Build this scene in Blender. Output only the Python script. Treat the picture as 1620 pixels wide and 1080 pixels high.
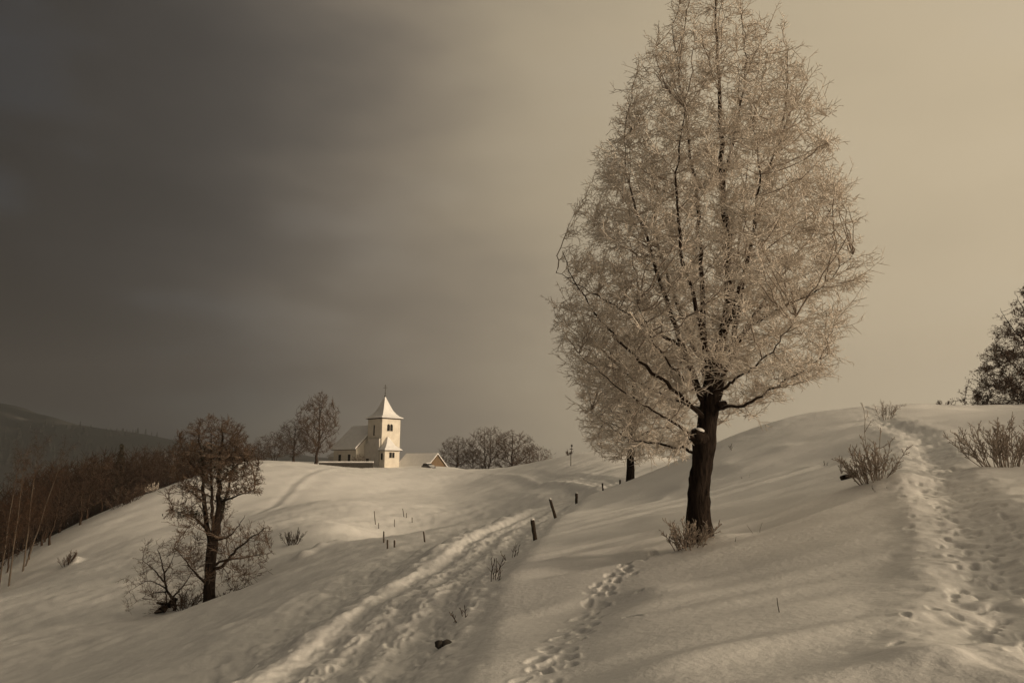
import bpy, bmesh, math, random
import numpy as np
from mathutils import Vector, Matrix

# ------------------------------------------------------------------ camera, world, sun, exposure
scene = bpy.context.scene
for o in list(bpy.data.objects):
    bpy.data.objects.remove(o)
PITCH = math.radians(10.5)
W, HGT, F = 1620.0, 1080.0, 1080.0
cam_d = bpy.data.cameras.new('camera')
cam_d.sensor_width = 36.0
cam_d.lens = 24.0
cam_d.clip_start = 0.05
cam_d.clip_end = 20000.0
cam = bpy.data.objects.new('camera', cam_d)
cam.location = (0, 0, 0)
cam.rotation_euler = (math.radians(90) + PITCH, 0, 0)
scene.collection.objects.link(cam)
scene.camera = cam

SUN_AZ = math.radians(110)      # clockwise from the view axis (+Y) towards +X
SUN_EL = math.radians(14.5)
GLOW_AZ, GLOW_EL = math.radians(75), math.radians(17)      # where the cloud is thinnest
GLOW = Vector((math.sin(GLOW_AZ) * math.cos(GLOW_EL), math.cos(GLOW_AZ) * math.cos(GLOW_EL), math.sin(GLOW_EL)))
SUN_DIR = Vector((math.sin(SUN_AZ) * math.cos(SUN_EL), math.cos(SUN_AZ) * math.cos(SUN_EL), math.sin(SUN_EL)))

world = bpy.data.worlds.new('World')
scene.world = world
world.use_nodes = True
wn, wl = world.node_tree.nodes, world.node_tree.links
wn.clear()


def build_world():
    out = wn.new('ShaderNodeOutputWorld')
    bg = wn.new('ShaderNodeBackground')
    bg.inputs['Strength'].default_value = 0.1
    tc = wn.new('ShaderNodeTexCoord')
    nrm = wn.new('ShaderNodeVectorMath'); nrm.operation = 'NORMALIZE'
    wl.new(tc.outputs['Generated'], nrm.inputs[0])
    # streaky high cloud: noise stretched along a slanting axis
    mp = wn.new('ShaderNodeMapping')
    mp.inputs['Rotation'].default_value = (0.35, 0.45, 0.3)
    mp.inputs['Scale'].default_value = (0.9, 1.3, 2.6)
    wl.new(nrm.outputs[0], mp.inputs['Vector'])
    n1 = wn.new('ShaderNodeTexNoise')
    n1.inputs['Scale'].default_value = 1.5
    n1.inputs['Detail'].default_value = 3.0
    n1.inputs['Roughness'].default_value = 0.42
    n1.inputs['Distortion'].default_value = 0.4
    wl.new(mp.outputs[0], n1.inputs['Vector'])
    n2 = wn.new('ShaderNodeTexNoise')
    n2.inputs['Scale'].default_value = 3.4
    n2.inputs['Detail'].default_value = 4.0
    n2.inputs['Roughness'].default_value = 0.5
    wl.new(mp.outputs[0], n2.inputs['Vector'])
    dt = wn.new('ShaderNodeVectorMath'); dt.operation = 'DOT_PRODUCT'
    dt.inputs[1].default_value = GLOW
    wl.new(nrm.outputs[0], dt.inputs[0])
    # cloud thickness shifts how far the glow reaches
    m1 = wn.new('ShaderNodeMath'); m1.operation = 'MULTIPLY_ADD'
    m1.inputs[1].default_value = 0.32; m1.inputs[2].default_value = -0.16
    wl.new(n1.outputs['Fac'], m1.inputs[0])
    m2 = wn.new('ShaderNodeMath'); m2.operation = 'MULTIPLY_ADD'
    m2.inputs[1].default_value = 0.30; m2.inputs[2].default_value = -0.15
    wl.new(n2.outputs['Fac'], m2.inputs[0])
    a1 = wn.new('ShaderNodeMath'); a1.operation = 'ADD'
    wl.new(dt.outputs['Value'], a1.inputs[0]); wl.new(m1.outputs[0], a1.inputs[1])
    a2 = wn.new('ShaderNodeMath'); a2.operation = 'ADD'
    wl.new(a1.outputs[0], a2.inputs[0]); wl.new(m2.outputs[0], a2.inputs[1])
    mr = wn.new('ShaderNodeMapRange')
    mr.inputs['From Min'].default_value = -1.0; mr.inputs['From Max'].default_value = 1.0
    wl.new(a2.outputs[0], mr.inputs['Value'])
    rp = wn.new('ShaderNodeValToRGB')
    cr = rp.color_ramp
    cr.interpolation = 'B_SPLINE'
    stops = [(-1.0, (0.021, 0.019, 0.017)), (-0.34, (0.026, 0.024, 0.022)), (-0.17, (0.040, 0.038, 0.036)), (-0.03, (0.070, 0.064, 0.058)),
             (0.08, (0.130, 0.113, 0.093)), (0.18, (0.200, 0.168, 0.130)), (0.28, (0.285, 0.237, 0.173)),
             (0.39, (0.405, 0.335, 0.232)), (0.54, (0.47, 0.387, 0.263)), (0.78, (0.54, 0.443, 0.298)), (1.0, (0.66, 0.545, 0.37))]
    while len(cr.elements) < len(stops):
        cr.elements.new(0.5)
    for e, (p, c) in zip(cr.elements, stops):
        e.position = (p + 1) / 2
        e.color = (*c, 1)
    wl.new(mr.outputs[0], rp.inputs['Fac'])
    sc10 = wn.new('ShaderNodeVectorMath'); sc10.operation = 'SCALE'
    sc10.inputs['Scale'].default_value = 10.0
    wl.new(rp.outputs['Color'], sc10.inputs[0])
    sky = wn.new('ShaderNodeTexSky')
    sky.sky_type = 'NISHITA'
    sky.sun_disc = False
    sky.sun_elevation = SUN_EL
    sky.sun_rotation = SUN_AZ
    # thinner places in the cloud let a little of the clear sky through
    th = wn.new('ShaderNodeMapRange')
    th.inputs['From Min'].default_value = 0.5; th.inputs['From Max'].default_value = 0.75
    th.inputs['To Min'].default_value = 0.0; th.inputs['To Max'].default_value = 0.07
    wl.new(n2.outputs['Fac'], th.inputs['Value'])
    mix = wn.new('ShaderNodeMix'); mix.data_type = 'RGBA'
    wl.new(th.outputs[0], mix.inputs['Factor'])
    wl.new(sc10.outputs[0], mix.inputs['A'])
    wl.new(sky.outputs[0], mix.inputs['B'])
    wl.new(mix.outputs['Result'], bg.inputs['Color'])
    wl.new(bg.outputs[0], out.inputs['Surface'])


build_world()

sun_d = bpy.data.lights.new('sun', 'SUN')
sun_d.energy = 3.8
sun_d.angle = math.radians(9)
sun_d.color = (1.0, 0.79, 0.55)
sun = bpy.data.objects.new('sun', sun_d)
sun.rotation_euler = (-SUN_DIR).to_track_quat('-Z', 'Y').to_euler()
scene.collection.objects.link(sun)

scene.view_settings.view_transform = 'Standard'
scene.view_settings.look = 'None'
scene.view_settings.exposure = 0.0
scene.view_settings.gamma = 1.0
scene.view_settings.use_curve_mapping = False
scene.cycles.use_denoising = True
scene.cycles.max_bounces = 5
scene.cycles.diffuse_bounces = 3
scene.cycles.volume_bounces = 1
scene.cycles.volume_step_rate = 10.0
scene.cycles.volume_max_steps = 64

# ------------------------------------------------------------------ helpers
CP, SP = math.cos(PITCH), math.sin(PITCH)


def pix(px, py, D):
    """pixel of the photograph and a distance ahead in metres -> a point"""
    xc, yc = (px - 810.0) / F, (540.0 - py) / F
    y = CP - yc * SP
    z = SP + yc * CP
    k = D / y
    return np.array((xc * k, D, z * k))


def link(o, parent=None):
    scene.collection.objects.link(o)
    if parent is not None:
        o.parent = parent
    return o


def tag(o, label=None, cat=None, group=None, kind=None):
    if label: o['label'] = label
    if cat: o['category'] = cat
    if group: o['group'] = group
    if kind: o['kind'] = kind
    return o


def empty(name, loc, label=None, cat=None, group=None, rz=0.0):
    o = bpy.data.objects.new(name, None)
    o.location = tuple(float(v) for v in loc)
    o.rotation_euler = (0, 0, rz)
    o.empty_display_size = 0.2
    link(o)
    return tag(o, label, cat, group)


def np_mesh(name, V, faces_list, smooth=True):
    """faces_list: arrays (M,k) of vertex indices"""
    me = bpy.data.meshes.new(name)
    V = np.ascontiguousarray(V, dtype=np.float32)
    me.vertices.add(len(V))
    me.vertices.foreach_set('co', V.ravel())
    loops, starts, n = [], [], 0
    for f in faces_list:
        f = np.asarray(f, dtype=np.int32)
        if len(f) == 0:
            continue
        m, k = f.shape
        loops.append(f.ravel())
        starts.append(n + np.arange(m, dtype=np.int32) * k)
        n += m * k
    loops = np.concatenate(loops); starts = np.concatenate(starts)
    me.loops.add(len(loops))
    me.loops.foreach_set('vertex_index', loops)
    me.polygons.add(len(starts))
    me.polygons.foreach_set('loop_start', starts)
    if smooth:
        me.polygons.foreach_set('use_smooth', np.ones(len(starts), dtype=bool))
    me.update(calc_edges=True)
    return me


def mesh_obj(name, me, mat, parent=None):
    o = bpy.data.objects.new(name, me)
    if mat is not None and len(me.materials) == 0:
        me.materials.append(mat)
    return link(o, parent)


class MB:
    """collects simple solids, builds them as ONE mesh object"""
    def __init__(self):
        self.v, self.f = [], []

    def add(self, vs, fs):
        b = len(self.v)
        self.v += [tuple(map(float, p)) for p in vs]
        self.f += [tuple(b + i for i in f) for f in fs]
        return self

    def box(self, x0, x1, y0, y1, z0, z1):
        return self.add([(x0, y0, z0), (x1, y0, z0), (x1, y1, z0), (x0, y1, z0),
                         (x0, y0, z1), (x1, y0, z1), (x1, y1, z1), (x0, y1, z1)],
                        [(0, 3, 2, 1), (4, 5, 6, 7), (0, 1, 5, 4), (1, 2, 6, 5), (2, 3, 7, 6), (3, 0, 4, 7)])

    def prism(self, poly, axis, a, b):
        """poly: 2-D outline; extruded along axis from a to b"""
        def p3(q, t):
            return {'x': (t, q[0], q[1]), 'y': (q[0], t, q[1]), 'z': (q[0], q[1], t)}[axis]
        n = len(poly)
        vs = [p3(q, a) for q in poly] + [p3(q, b) for q in poly]
        fs = [tuple(range(n))[::-1], tuple(range(n, 2 * n))]
        fs += [(i, (i + 1) % n, n + (i + 1) % n, n + i) for i in range(n)]
        return self.add(vs, fs)

    def rings(self, rings, cap=True):
        """list of equally long closed rings"""
        n = len(rings[0])
        vs = [p for r in rings for p in r]
        fs = []
        for k in range(len(rings) - 1):
            for i in range(n):
                j = (i + 1) % n
                fs.append((k * n + i, k * n + j, (k + 1) * n + j, (k + 1) * n + i))
        if cap:
            fs.append(tuple(range(n))[::-1])
            fs.append(tuple((len(rings) - 1) * n + i for i in range(n)))
        return self.add(vs, fs)

    def tube(self, pts, radii, n=8):
        pts = [Vector(p) for p in pts]
        rs = []
        for i, p in enumerate(pts):
            d = (pts[min(i + 1, len(pts) - 1)] - pts[max(i - 1, 0)]).normalized()
            ref = Vector((1, 0, 0)) if abs(d.x) < 0.8 else Vector((0, 1, 0))
            u = d.cross(ref).normalized(); w = d.cross(u)
            rs.append([p + (u * math.cos(a) + w * math.sin(a)) * radii[i] for a in [2 * math.pi * k / n for k in range(n)]])
        return self.rings(rs)

    def ball(self, c, rx, ry, rz, nu=10, nv=6, jit=0.0, seed=0):
        rnd = random.Random(seed)
        rs = []
        for k in range(nv + 1):
            ph = math.pi * (k + 0.02) / (nv + 0.04) - math.pi / 2
            r = []
            for i in range(nu):
                a = 2 * math.pi * i / nu
                s = 1 + rnd.uniform(-jit, jit)
                r.append((c[0] + rx * s * math.cos(ph) * math.cos(a), c[1] + ry * s * math.cos(ph) * math.sin(a), c[2] + rz * s * math.sin(ph)))
            rs.append(r)
        return self.rings(rs)

    def build(self, name, mat, parent=None, smooth=False):
        me = bpy.data.meshes.new(name)
        me.from_pydata(self.v, [], self.f)
        bm = bmesh.new(); bm.from_mesh(me)
        bmesh.ops.recalc_face_normals(bm, faces=bm.faces)
        bm.to_mesh(me); bm.free()
        if smooth:
            for p in me.polygons: p.use_smooth = True
        return mesh_obj(name, me, mat, parent)


# --------------------------------------------------------------- materials
def new_mat(name, rough=0.8, spec=0.1):
    m = bpy.data.materials.new(name)
    m.use_nodes = True
    nt = m.node_tree
    b = nt.nodes['Principled BSDF']
    b.inputs['Roughness'].default_value = rough
    b.inputs['Specular IOR Level'].default_value = spec
    return m, nt, b


def noise_node(nt, scale, detail=3.0, rough=0.5, coord='Object', stretch=None):
    tc = nt.nodes.new('ShaderNodeTexCoord')
    n = nt.nodes.new('ShaderNodeTexNoise')
    n.inputs['Scale'].default_value = scale
    n.inputs['Detail'].default_value = detail
    n.inputs['Roughness'].default_value = rough
    if stretch:
        mp = nt.nodes.new('ShaderNodeMapping')
        mp.inputs['Scale'].default_value = stretch
        nt.links.new(tc.outputs[coord], mp.inputs['Vector'])
        nt.links.new(mp.outputs[0], n.inputs['Vector'])
    else:
        nt.links.new(tc.outputs[coord], n.inputs['Vector'])
    return n


def ramp(nt, fac, stops):
    r = nt.nodes.new('ShaderNodeValToRGB')
    while len(r.color_ramp.elements) < len(stops):
        r.color_ramp.elements.new(0.5)
    for e, (p, c) in zip(r.color_ramp.elements, stops):
        e.position = p
        e.color = (*c, 1) if len(c) == 3 else c
    nt.links.new(fac, r.inputs['Fac'])
    return r


def bump(nt, b, height, strength, dist):
    n = nt.nodes.new('ShaderNodeBump')
    n.inputs['Strength'].default_value = strength
    n.inputs['Distance'].default_value = dist
    nt.links.new(height, n.inputs['Height'])
    nt.links.new(n.outputs['Normal'], b.inputs['Normal'])
    return n


def plain(name, c1, c2, scale=6.0, rough=0.8, bumps=0.0, spec=0.2, stretch=None, bd=0.01):
    m, nt, b = new_mat(name, rough, spec)
    n = noise_node(nt, scale, 4.0, 0.6, stretch=stretch)
    r = ramp(nt, n.outputs['Fac'], [(0.3, c1), (0.7, c2)])
    nt.links.new(r.outputs['Color'], b.inputs['Base Color'])
    if bumps:
        bump(nt, b, n.outputs['Fac'], bumps, bd)
    return m


def dusted(name, c1, c2, snow_lo, snow_hi, amount=1.0, scale=8.0, stretch=None, bumps=0.3, bd=0.01, snow=(0.78, 0.77, 0.76)):
    """bark or wood whose upward faces carry snow"""
    m, nt, b = new_mat(name, 0.9, 0.05)
    n = noise_node(nt, scale, 4.0, 0.6, stretch=stretch)
    r = ramp(nt, n.outputs['Fac'], [(0.3, c1), (0.7, c2)])
    g = nt.nodes.new('ShaderNodeNewGeometry')
    sp = nt.nodes.new('ShaderNodeSeparateXYZ')
    nt.links.new(g.outputs['Normal'], sp.inputs[0])
    ad = nt.nodes.new('ShaderNodeMath'); ad.operation = 'MULTIPLY_ADD'
    ad.inputs[1].default_value = 0.5
    nt.links.new(n.outputs['Fac'], ad.inputs[0])
    nt.links.new(sp.outputs['Z'], ad.inputs[2])
    mr = nt.nodes.new('ShaderNodeMapRange')
    mr.inputs['From Min'].default_value = snow_lo + 0.25; mr.inputs['From Max'].default_value = snow_hi + 0.25
    mr.inputs['To Max'].default_value = amount
    nt.links.new(ad.outputs[0], mr.inputs['Value'])
    mx = nt.nodes.new('ShaderNodeMix'); mx.data_type = 'RGBA'
    nt.links.new(mr.outputs[0], mx.inputs['Factor'])
    nt.links.new(r.outputs['Color'], mx.inputs['A'])
    mx.inputs['B'].default_value = (*snow, 1)
    nt.links.new(mx.outputs['Result'], b.inputs['Base Color'])
    if bumps:
        bump(nt, b, n.outputs['Fac'], bumps, bd)
    return m


def snow_mat():
    m, nt, b = new_mat('snow', 0.65, 0.25)
    n1 = noise_node(nt, 0.35, 3.0, 0.5)
    r = ramp(nt, n1.outputs['Fac'], [(0.3, (0.76, 0.75, 0.74)), (0.7, (0.84, 0.83, 0.81))])
    nt.links.new(r.outputs['Color'], b.inputs['Base Color'])
    n2 = noise_node(nt, 9.0, 5.0, 0.6)
    n3 = noise_node(nt, 1.2, 4.0, 0.55, stretch=(0.5, 1.6, 1.0))
    a = nt.nodes.new('ShaderNodeMath'); a.operation = 'MULTIPLY_ADD'
    a.inputs[1].default_value = 2.0
    nt.links.new(n3.outputs['Fac'], a.inputs[0]); nt.links.new(n2.outputs['Fac'], a.inputs[2])
    bump(nt, b, a.outputs[0], 0.42, 0.035)
    return m


M = {}
M['snow'] = snow_mat()
M['bark'] = dusted('dark_bark', (0.005, 0.0035, 0.003), (0.046, 0.033, 0.026), 0.75, 1.0, 0.6, 3.2, (6, 6, 1.0), 1.0, 0.06)
M['limb'] = dusted('limb_bark', (0.022, 0.015, 0.012), (0.06, 0.042, 0.032), 0.35, 0.8, 0.75, 10.0, None, 0.5, 0.01, (0.62, 0.58, 0.53))
M['rime'] = dusted('rime_twigs', (0.64, 0.56, 0.48), (0.80, 0.73, 0.655), 0.25, 0.9, 0.7, 5.0, None, 0, 0.01, (0.78, 0.73, 0.67))
M['bush_stem'] = dusted('frosted_stems', (0.16, 0.125, 0.10), (0.42, 0.355, 0.30), 0.2, 0.9, 0.6, 9.0, None, 0, 0.01, (0.6, 0.55, 0.5))
M['far_bark'] = dusted('far_bark', (0.030, 0.021, 0.016), (0.06, 0.042, 0.03), 0.55, 0.95, 0.7, 3.0, None, 0)
M['far_twig'] = dusted('far_twigs', (0.058, 0.038, 0.027), (0.105, 0.07, 0.05), 0.5, 0.95, 0.5, 2.0, None, 0, 0.01, (0.6, 0.55, 0.5))
M['left_twig'] = dusted('brown_twigs', (0.060, 0.038, 0.026), (0.12, 0.078, 0.052), 0.5, 0.95, 0.5, 2.0, None, 0, 0.01, (0.6, 0.55, 0.5))
M['wood_twig'] = plain('wood_twigs', (0.030, 0.019, 0.013), (0.058, 0.036, 0.024), 0.06, 0.9)
M['birch'] = dusted('birch_bark', (0.07, 0.055, 0.042), (0.15, 0.12, 0.095), 0.8, 1.0, 0.4, 4.0, (1, 1, 6), 0)
M['birch_twig'] = plain('birch_twigs', (0.05, 0.028, 0.017), (0.085, 0.047, 0.028), 1.0, 0.9)
M['dry_leaf'] = dusted('dry_leaves', (0.15, 0.095, 0.072), (0.27, 0.19, 0.15), 0.5, 1.0, 0.6, 3.0, None, 0, 0.01, (0.55, 0.5, 0.45))
M['ivy'] = dusted('ivy_leaves', (0.018, 0.017, 0.010), (0.05, 0.042, 0.024), 0.8, 1.0, 0.45, 3.0, None, 0, 0.01, (0.5, 0.46, 0.4))
M['post'] = dusted('weathered_post', (0.025, 0.019, 0.015), (0.075, 0.058, 0.045), 0.7, 0.95, 0.9, 14.0, (4, 4, 0.7), 0.8, 0.02)
M['stake'] = dusted('stake_wood', (0.05, 0.038, 0.03), (0.11, 0.085, 0.065), 0.7, 0.95, 0.8, 14.0, (4, 4, 0.7), 0.3, 0.01)
M['plaster'] = plain('white_plaster', (0.60, 0.55, 0.47), (0.74, 0.69, 0.60), 0.9, 0.9, 0.25, 0.1, None, 0.02)
M['plinth'] = plain('grey_plaster', (0.52, 0.49, 0.45), (0.64, 0.61, 0.56), 1.2, 0.9, 0.25, 0.1, None, 0.02)
M['roof_snow'] = plain('roof_snow', (0.74, 0.73, 0.72), (0.84, 0.83, 0.82), 1.3, 0.7, 0.4, 0.2, None, 0.05)
M['dark_wood'] = plain('dark_wood', (0.03, 0.022, 0.017), (0.06, 0.045, 0.035), 4.0, 0.8, 0.2)
M['plank'] = plain('brown_planks', (0.11, 0.075, 0.045), (0.19, 0.13, 0.08), 3.0, 0.8, 0.4, 0.2, (6, 6, 0.5), 0.02)
M['dark_glass'] = plain('dark_opening', (0.006, 0.005, 0.005), (0.014, 0.012, 0.011), 2.0, 0.6, 0.0, 0.1)
M['iron'] = plain('black_iron', (0.02, 0.018, 0.016), (0.04, 0.036, 0.032), 5.0, 0.5, 0.0, 0.4)
M['stone'] = plain('dark_stone', (0.035, 0.03, 0.027), (0.09, 0.08, 0.07), 5.0, 0.85, 0.6, 0.2, None, 0.03)
M['car_paint'] = plain('dark_car_paint', (0.012, 0.013, 0.018), (0.022, 0.023, 0.03), 2.0, 0.35, 0.0, 0.5)
M['rubber'] = plain('tyre_rubber', (0.012, 0.012, 0.012), (0.025, 0.025, 0.025), 5.0, 0.9)
M['conifer'] = dusted('far_conifers', (0.007, 0.010, 0.009), (0.015, 0.019, 0.017), 0.5, 0.95, 0.05, 0.02, None, 0)


def mountain_mat():
    m, nt, b = new_mat('mountain', 0.95, 0.05)
    n1 = noise_node(nt, 0.006, 6.0, 0.62, stretch=(1.0, 1.0, 0.6))
    r = ramp(nt, n1.outputs['Fac'], [(0.54, (0.014, 0.018, 0.018)), (0.62, (0.035, 0.036, 0.035)), (0.72, (0.16, 0.155, 0.15))])
    nt.links.new(r.outputs['Color'], b.inputs['Base Color'])
    return m


M['mountain'] = mountain_mat()

# --------------------------------------------------------------- value noise in numpy
_prng = np.random.RandomState(7)
_perm = _prng.permutation(512).astype(np.int64)
_val = _prng.rand(512) * 2 - 1


def vnoise(x, y):
    xi, yi = np.floor(x).astype(np.int64), np.floor(y).astype(np.int64)
    fx, fy = x - xi, y - yi
    fx = fx * fx * fx * (fx * (fx * 6 - 15) + 10); fy = fy * fy * fy * (fy * (fy * 6 - 15) + 10)

    def h(a, b):
        return _val[_perm[(_perm[a & 511] + b) & 511]]
    return (h(xi, yi) * (1 - fx) + h(xi + 1, yi) * fx) * (1 - fy) + (h(xi, yi + 1) * (1 - fx) + h(xi + 1, yi + 1) * fx) * fy


def fbm(x, y, octaves=4, gain=0.5):
    s, a = np.zeros_like(x), 1.0
    for k in range(octaves):
        s += a * vnoise(x * 2.03 ** k + 17.3 * k, y * 2.03 ** k - 9.1 * k)
        a *= gain
    return s


def sstep(a, b, x):
    t = np.clip((x - a) / (b - a), 0, 1)
    return t * t * (3 - 2 * t)


# ------------------------------------------------------------------ terrain
CTRL = [
    # right slope, column by column (pixel x, pixel y, metres ahead)
    (1108, 1080, 5.3), (1108, 950, 9), (1108, 866, 14), (1108, 800, 20), (1108, 745, 28), (1108, 714, 35),
    (900, 1080, 6.0), (900, 1000, 8.5), (900, 900, 14), (900, 850, 19),
    (1000, 850, 17), (1000, 800, 27), (998, 764, 45), (1060, 737, 40),
    (1300, 1080, 4.8), (1300, 950, 8.0), (1300, 850, 12.4), (1300, 780, 17.3), (1300, 720, 25), (1300, 665, 33), (1300, 648, 37),
    (1200, 673, 37), (1400, 640, 38), (1400, 757, 15.8), (1400, 690, 25),
    (1500, 1080, 4.5), (1500, 950, 7.3), (1500, 850, 10.3), (1500, 780, 13.7), (1500, 720, 18.6), (1500, 680, 24.2), (1500, 635, 37),
    (1620, 1080, 4.2), (1620, 950, 6.8), (1620, 850, 9.5), (1620, 780, 12.3), (1620, 730, 16.6), (1620, 690, 22), (1620, 656, 33), (1590, 641, 38),
    # fence line and road
    (845, 858, 20), (877, 817, 25), (912, 794, 32), (953, 778, 38), (982, 768, 44),
    (750, 1080, 6.8), (750, 1000, 10), (550, 1080, 8), (660, 930, 14), (780, 850, 22), (880, 800, 34), (930, 781, 42),
    # bowl left of the road
    (500, 1000, 14), (480, 930, 23), (500, 885, 35), (520, 858, 47), (520, 820, 61), (520, 785, 84), (535, 755, 116),
    (620, 880, 57), (600, 833, 69), (650, 860, 66), (650, 800, 92), (700, 770, 120), (750, 800, 92), (750, 762, 120), (800, 785, 88), (850, 770, 86), (900, 765, 74),
    (300, 1080, 13), (300, 1000, 25), (330, 962, 40), (300, 900, 58), (300, 850, 78), (300, 805, 98), (300, 753, 122),
    (100, 1080, 20), (100, 1000, 36), (100, 950, 50), (100, 900, 70), (100, 857, 90),
    (0, 1080, 25), (0, 1000, 45), (0, 942, 72), (200, 792, 108), (400, 726, 142), (360, 730, 138), (420, 800, 95),
    # brow and church hill
    (480, 735, 146), (540, 741, 148), (605, 738, 150), (680, 737, 148), (760, 740, 140), (840, 741, 115), (900, 749, 88), (980, 762, 58),
    # second hill
    (850, 738, 122), (880, 724, 126), (940, 711, 128), (1000, 713, 124), (1060, 728, 112), (905, 738, 106), (950, 752, 78),
]
_pts = [pix(*c) for c in CTRL]
_extra = [  # unseen ground around the camera, raised on the right to shade the near slope
    (0, 0, -1.62), (0, -6, -1.6), (-12, -6, -5.5), (12, -6, 0.8), (-14, 4, -5.0), (14, 4, 1.2), (-30, 0, -11), (30, 0, 4.0), (-30, -30, -12), (30, -30, 3), (0, -40, -4),
    (25, 12, 3.6), (30, 25, 4.6), (45, 40, 4.5),
    # falling away beyond crests and ridges
    (10, 52, -2.3), (18, 58, -0.6), (30, 62, 1.8), (45, 75, 0.0), (24, 152, -3), (14, 156, -1.0), (2, 150, -2.5), (50, 140, -10),
    (-66, 128, -6), (-74, 108, -13), (-76, 86, -19), (-78, 66, -24), (-95, 110, -28), (-98, 80, -34), (-100, 50, -36), (-70, 45, -19), (-55, 20, -16),
    (-62, 165, 0), (-80, 165, -10), (-110, 165, -28), (-45, 172, 0.6), (-20, 175, 0.0), (5, 170, -3.5), (-10, 200, -8), (-40, 210, -10), (-80, 220, -28), (30, 190, -18), (-30, 152, 0.1),
    (-140, 120, -55), (-140, 60, -55), (-140, 200, -50), (90, 60, -6), (90, 150, -30), (60, -40, 0), (-80, -40, -28),
]
CX = np.array([p[:2] for p in _pts] + [(a, b) for a, b, c in _extra], dtype=float)
CZ = np.array([p[2] for p in _pts] + [c for a, b, c in _extra], dtype=float)


def _kern(r2):
    return 0.5 * r2 * np.log(r2 + 1e-9)


def _fit():
    n = len(CX)
    d2 = ((CX[:, None, :] - CX[None, :, :]) ** 2).sum(-1)
    rr = np.maximum((CX ** 2).sum(1), 120)
    K = _kern(d2) + np.diag(0.004 * rr)          # a little slack, growing with distance
    P = np.hstack([np.ones((n, 1)), CX])
    A = np.zeros((n + 3, n + 3)); A[:n, :n] = K; A[:n, n:] = P; A[n:, :n] = P.T
    return np.linalg.solve(A, np.concatenate([CZ, np.zeros(3)]))


_TPS = _fit()


def tps(x, y):
    n = len(CX)
    out = _TPS[n] + _TPS[n + 1] * x + _TPS[n + 2] * y
    for i in range(n):
        d2 = (x - CX[i, 0]) ** 2 + (y - CX[i, 1]) ** 2
        out = out + _TPS[i] * _kern(d2)
    return out


def catmull(pts, n):
    pts = np.array(pts, float)
    P = np.vstack([2 * pts[0] - pts[1], pts, 2 * pts[-1] - pts[-2]])
    out = []
    for i in range(1, len(P) - 2):
        for t in np.linspace(0, 1, n, endpoint=False):
            a, b, c, d = P[i - 1], P[i], P[i + 1], P[i + 2]
            out.append(0.5 * (2 * b + (c - a) * t + (2 * a - 5 * b + 4 * c - d) * t * t + (3 * b - a - 3 * c + d) * t ** 3))
    out.append(pts[-1])
    return np.array(out)


ROAD = catmull([(-2.6, -8), (-2.3, 0), (-2.05, 8), (-1.75, 14), (-0.5, 22), (2.1, 34), (4.6, 44), (7.6, 53), (9.3, 60), (8.6, 74), (6.6, 88), (3.0, 112), (-4, 130), (-14, 143), (-17.5, 147)], 8)
PATH = catmull([pix(1640, 1075, 4.9)[:2], pix(1590, 960, 7.6)[:2], pix(1545, 870, 10.4)[:2], pix(1500, 790, 14)[:2], pix(1475, 730, 19)[:2], pix(1455, 695, 24)[:2], pix(1400, 672, 29)[:2], pix(1390, 641, 38)[:2], (29, 50)], 8)
TRACK = catmull([pix(860, 1075, 6.1)[:2], pix(905, 1010, 8.1)[:2], pix(955, 940, 11)[:2], pix(1000, 895, 13.2)[:2], pix(1040, 872, 14.4)[:2]], 10)
SIDE = catmull([pix(400, 830, 85)[:2], pix(470, 775, 112)[:2], pix(530, 752, 132)[:2], pix(580, 741, 144)[:2]], 8)      # footpath up the church hill


def poly_dist(x, y, P, reach):
    """signed distance to a polyline (+ = right of travel) and arc length; far points get +inf"""
    best = np.full(x.shape, 1e9); sgn = np.zeros(x.shape); arc = np.zeros(x.shape)
    lo, hi = P.min(0) - reach, P.max(0) + reach
    idx = np.nonzero((x > lo[0]) & (x < hi[0]) & (y > lo[1]) & (y < hi[1]))[0]
    if len(idx) == 0:
        return best, arc
    xs, ys = x[idx], y[idx]
    b, s, a = best[idx], sgn[idx], arc[idx]
    acc = 0.0
    for i in range(len(P) - 1):
        d = P[i + 1] - P[i]; L = math.hypot(*d) + 1e-9
        ux, uy = d / L
        rx, ry = xs - P[i, 0], ys - P[i, 1]
        t = np.clip(rx * ux + ry * uy, 0, L)
        q = np.hypot(rx - ux * t, ry - uy * t)
        m = q < b
        b[m] = q[m]; s[m] = np.sign((rx * uy - ry * ux)[m]); a[m] = (acc + t)[m]
        acc += L
    best[idx] = b * np.where(s == 0, 1, s); arc[idx] = a
    return best, arc


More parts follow.
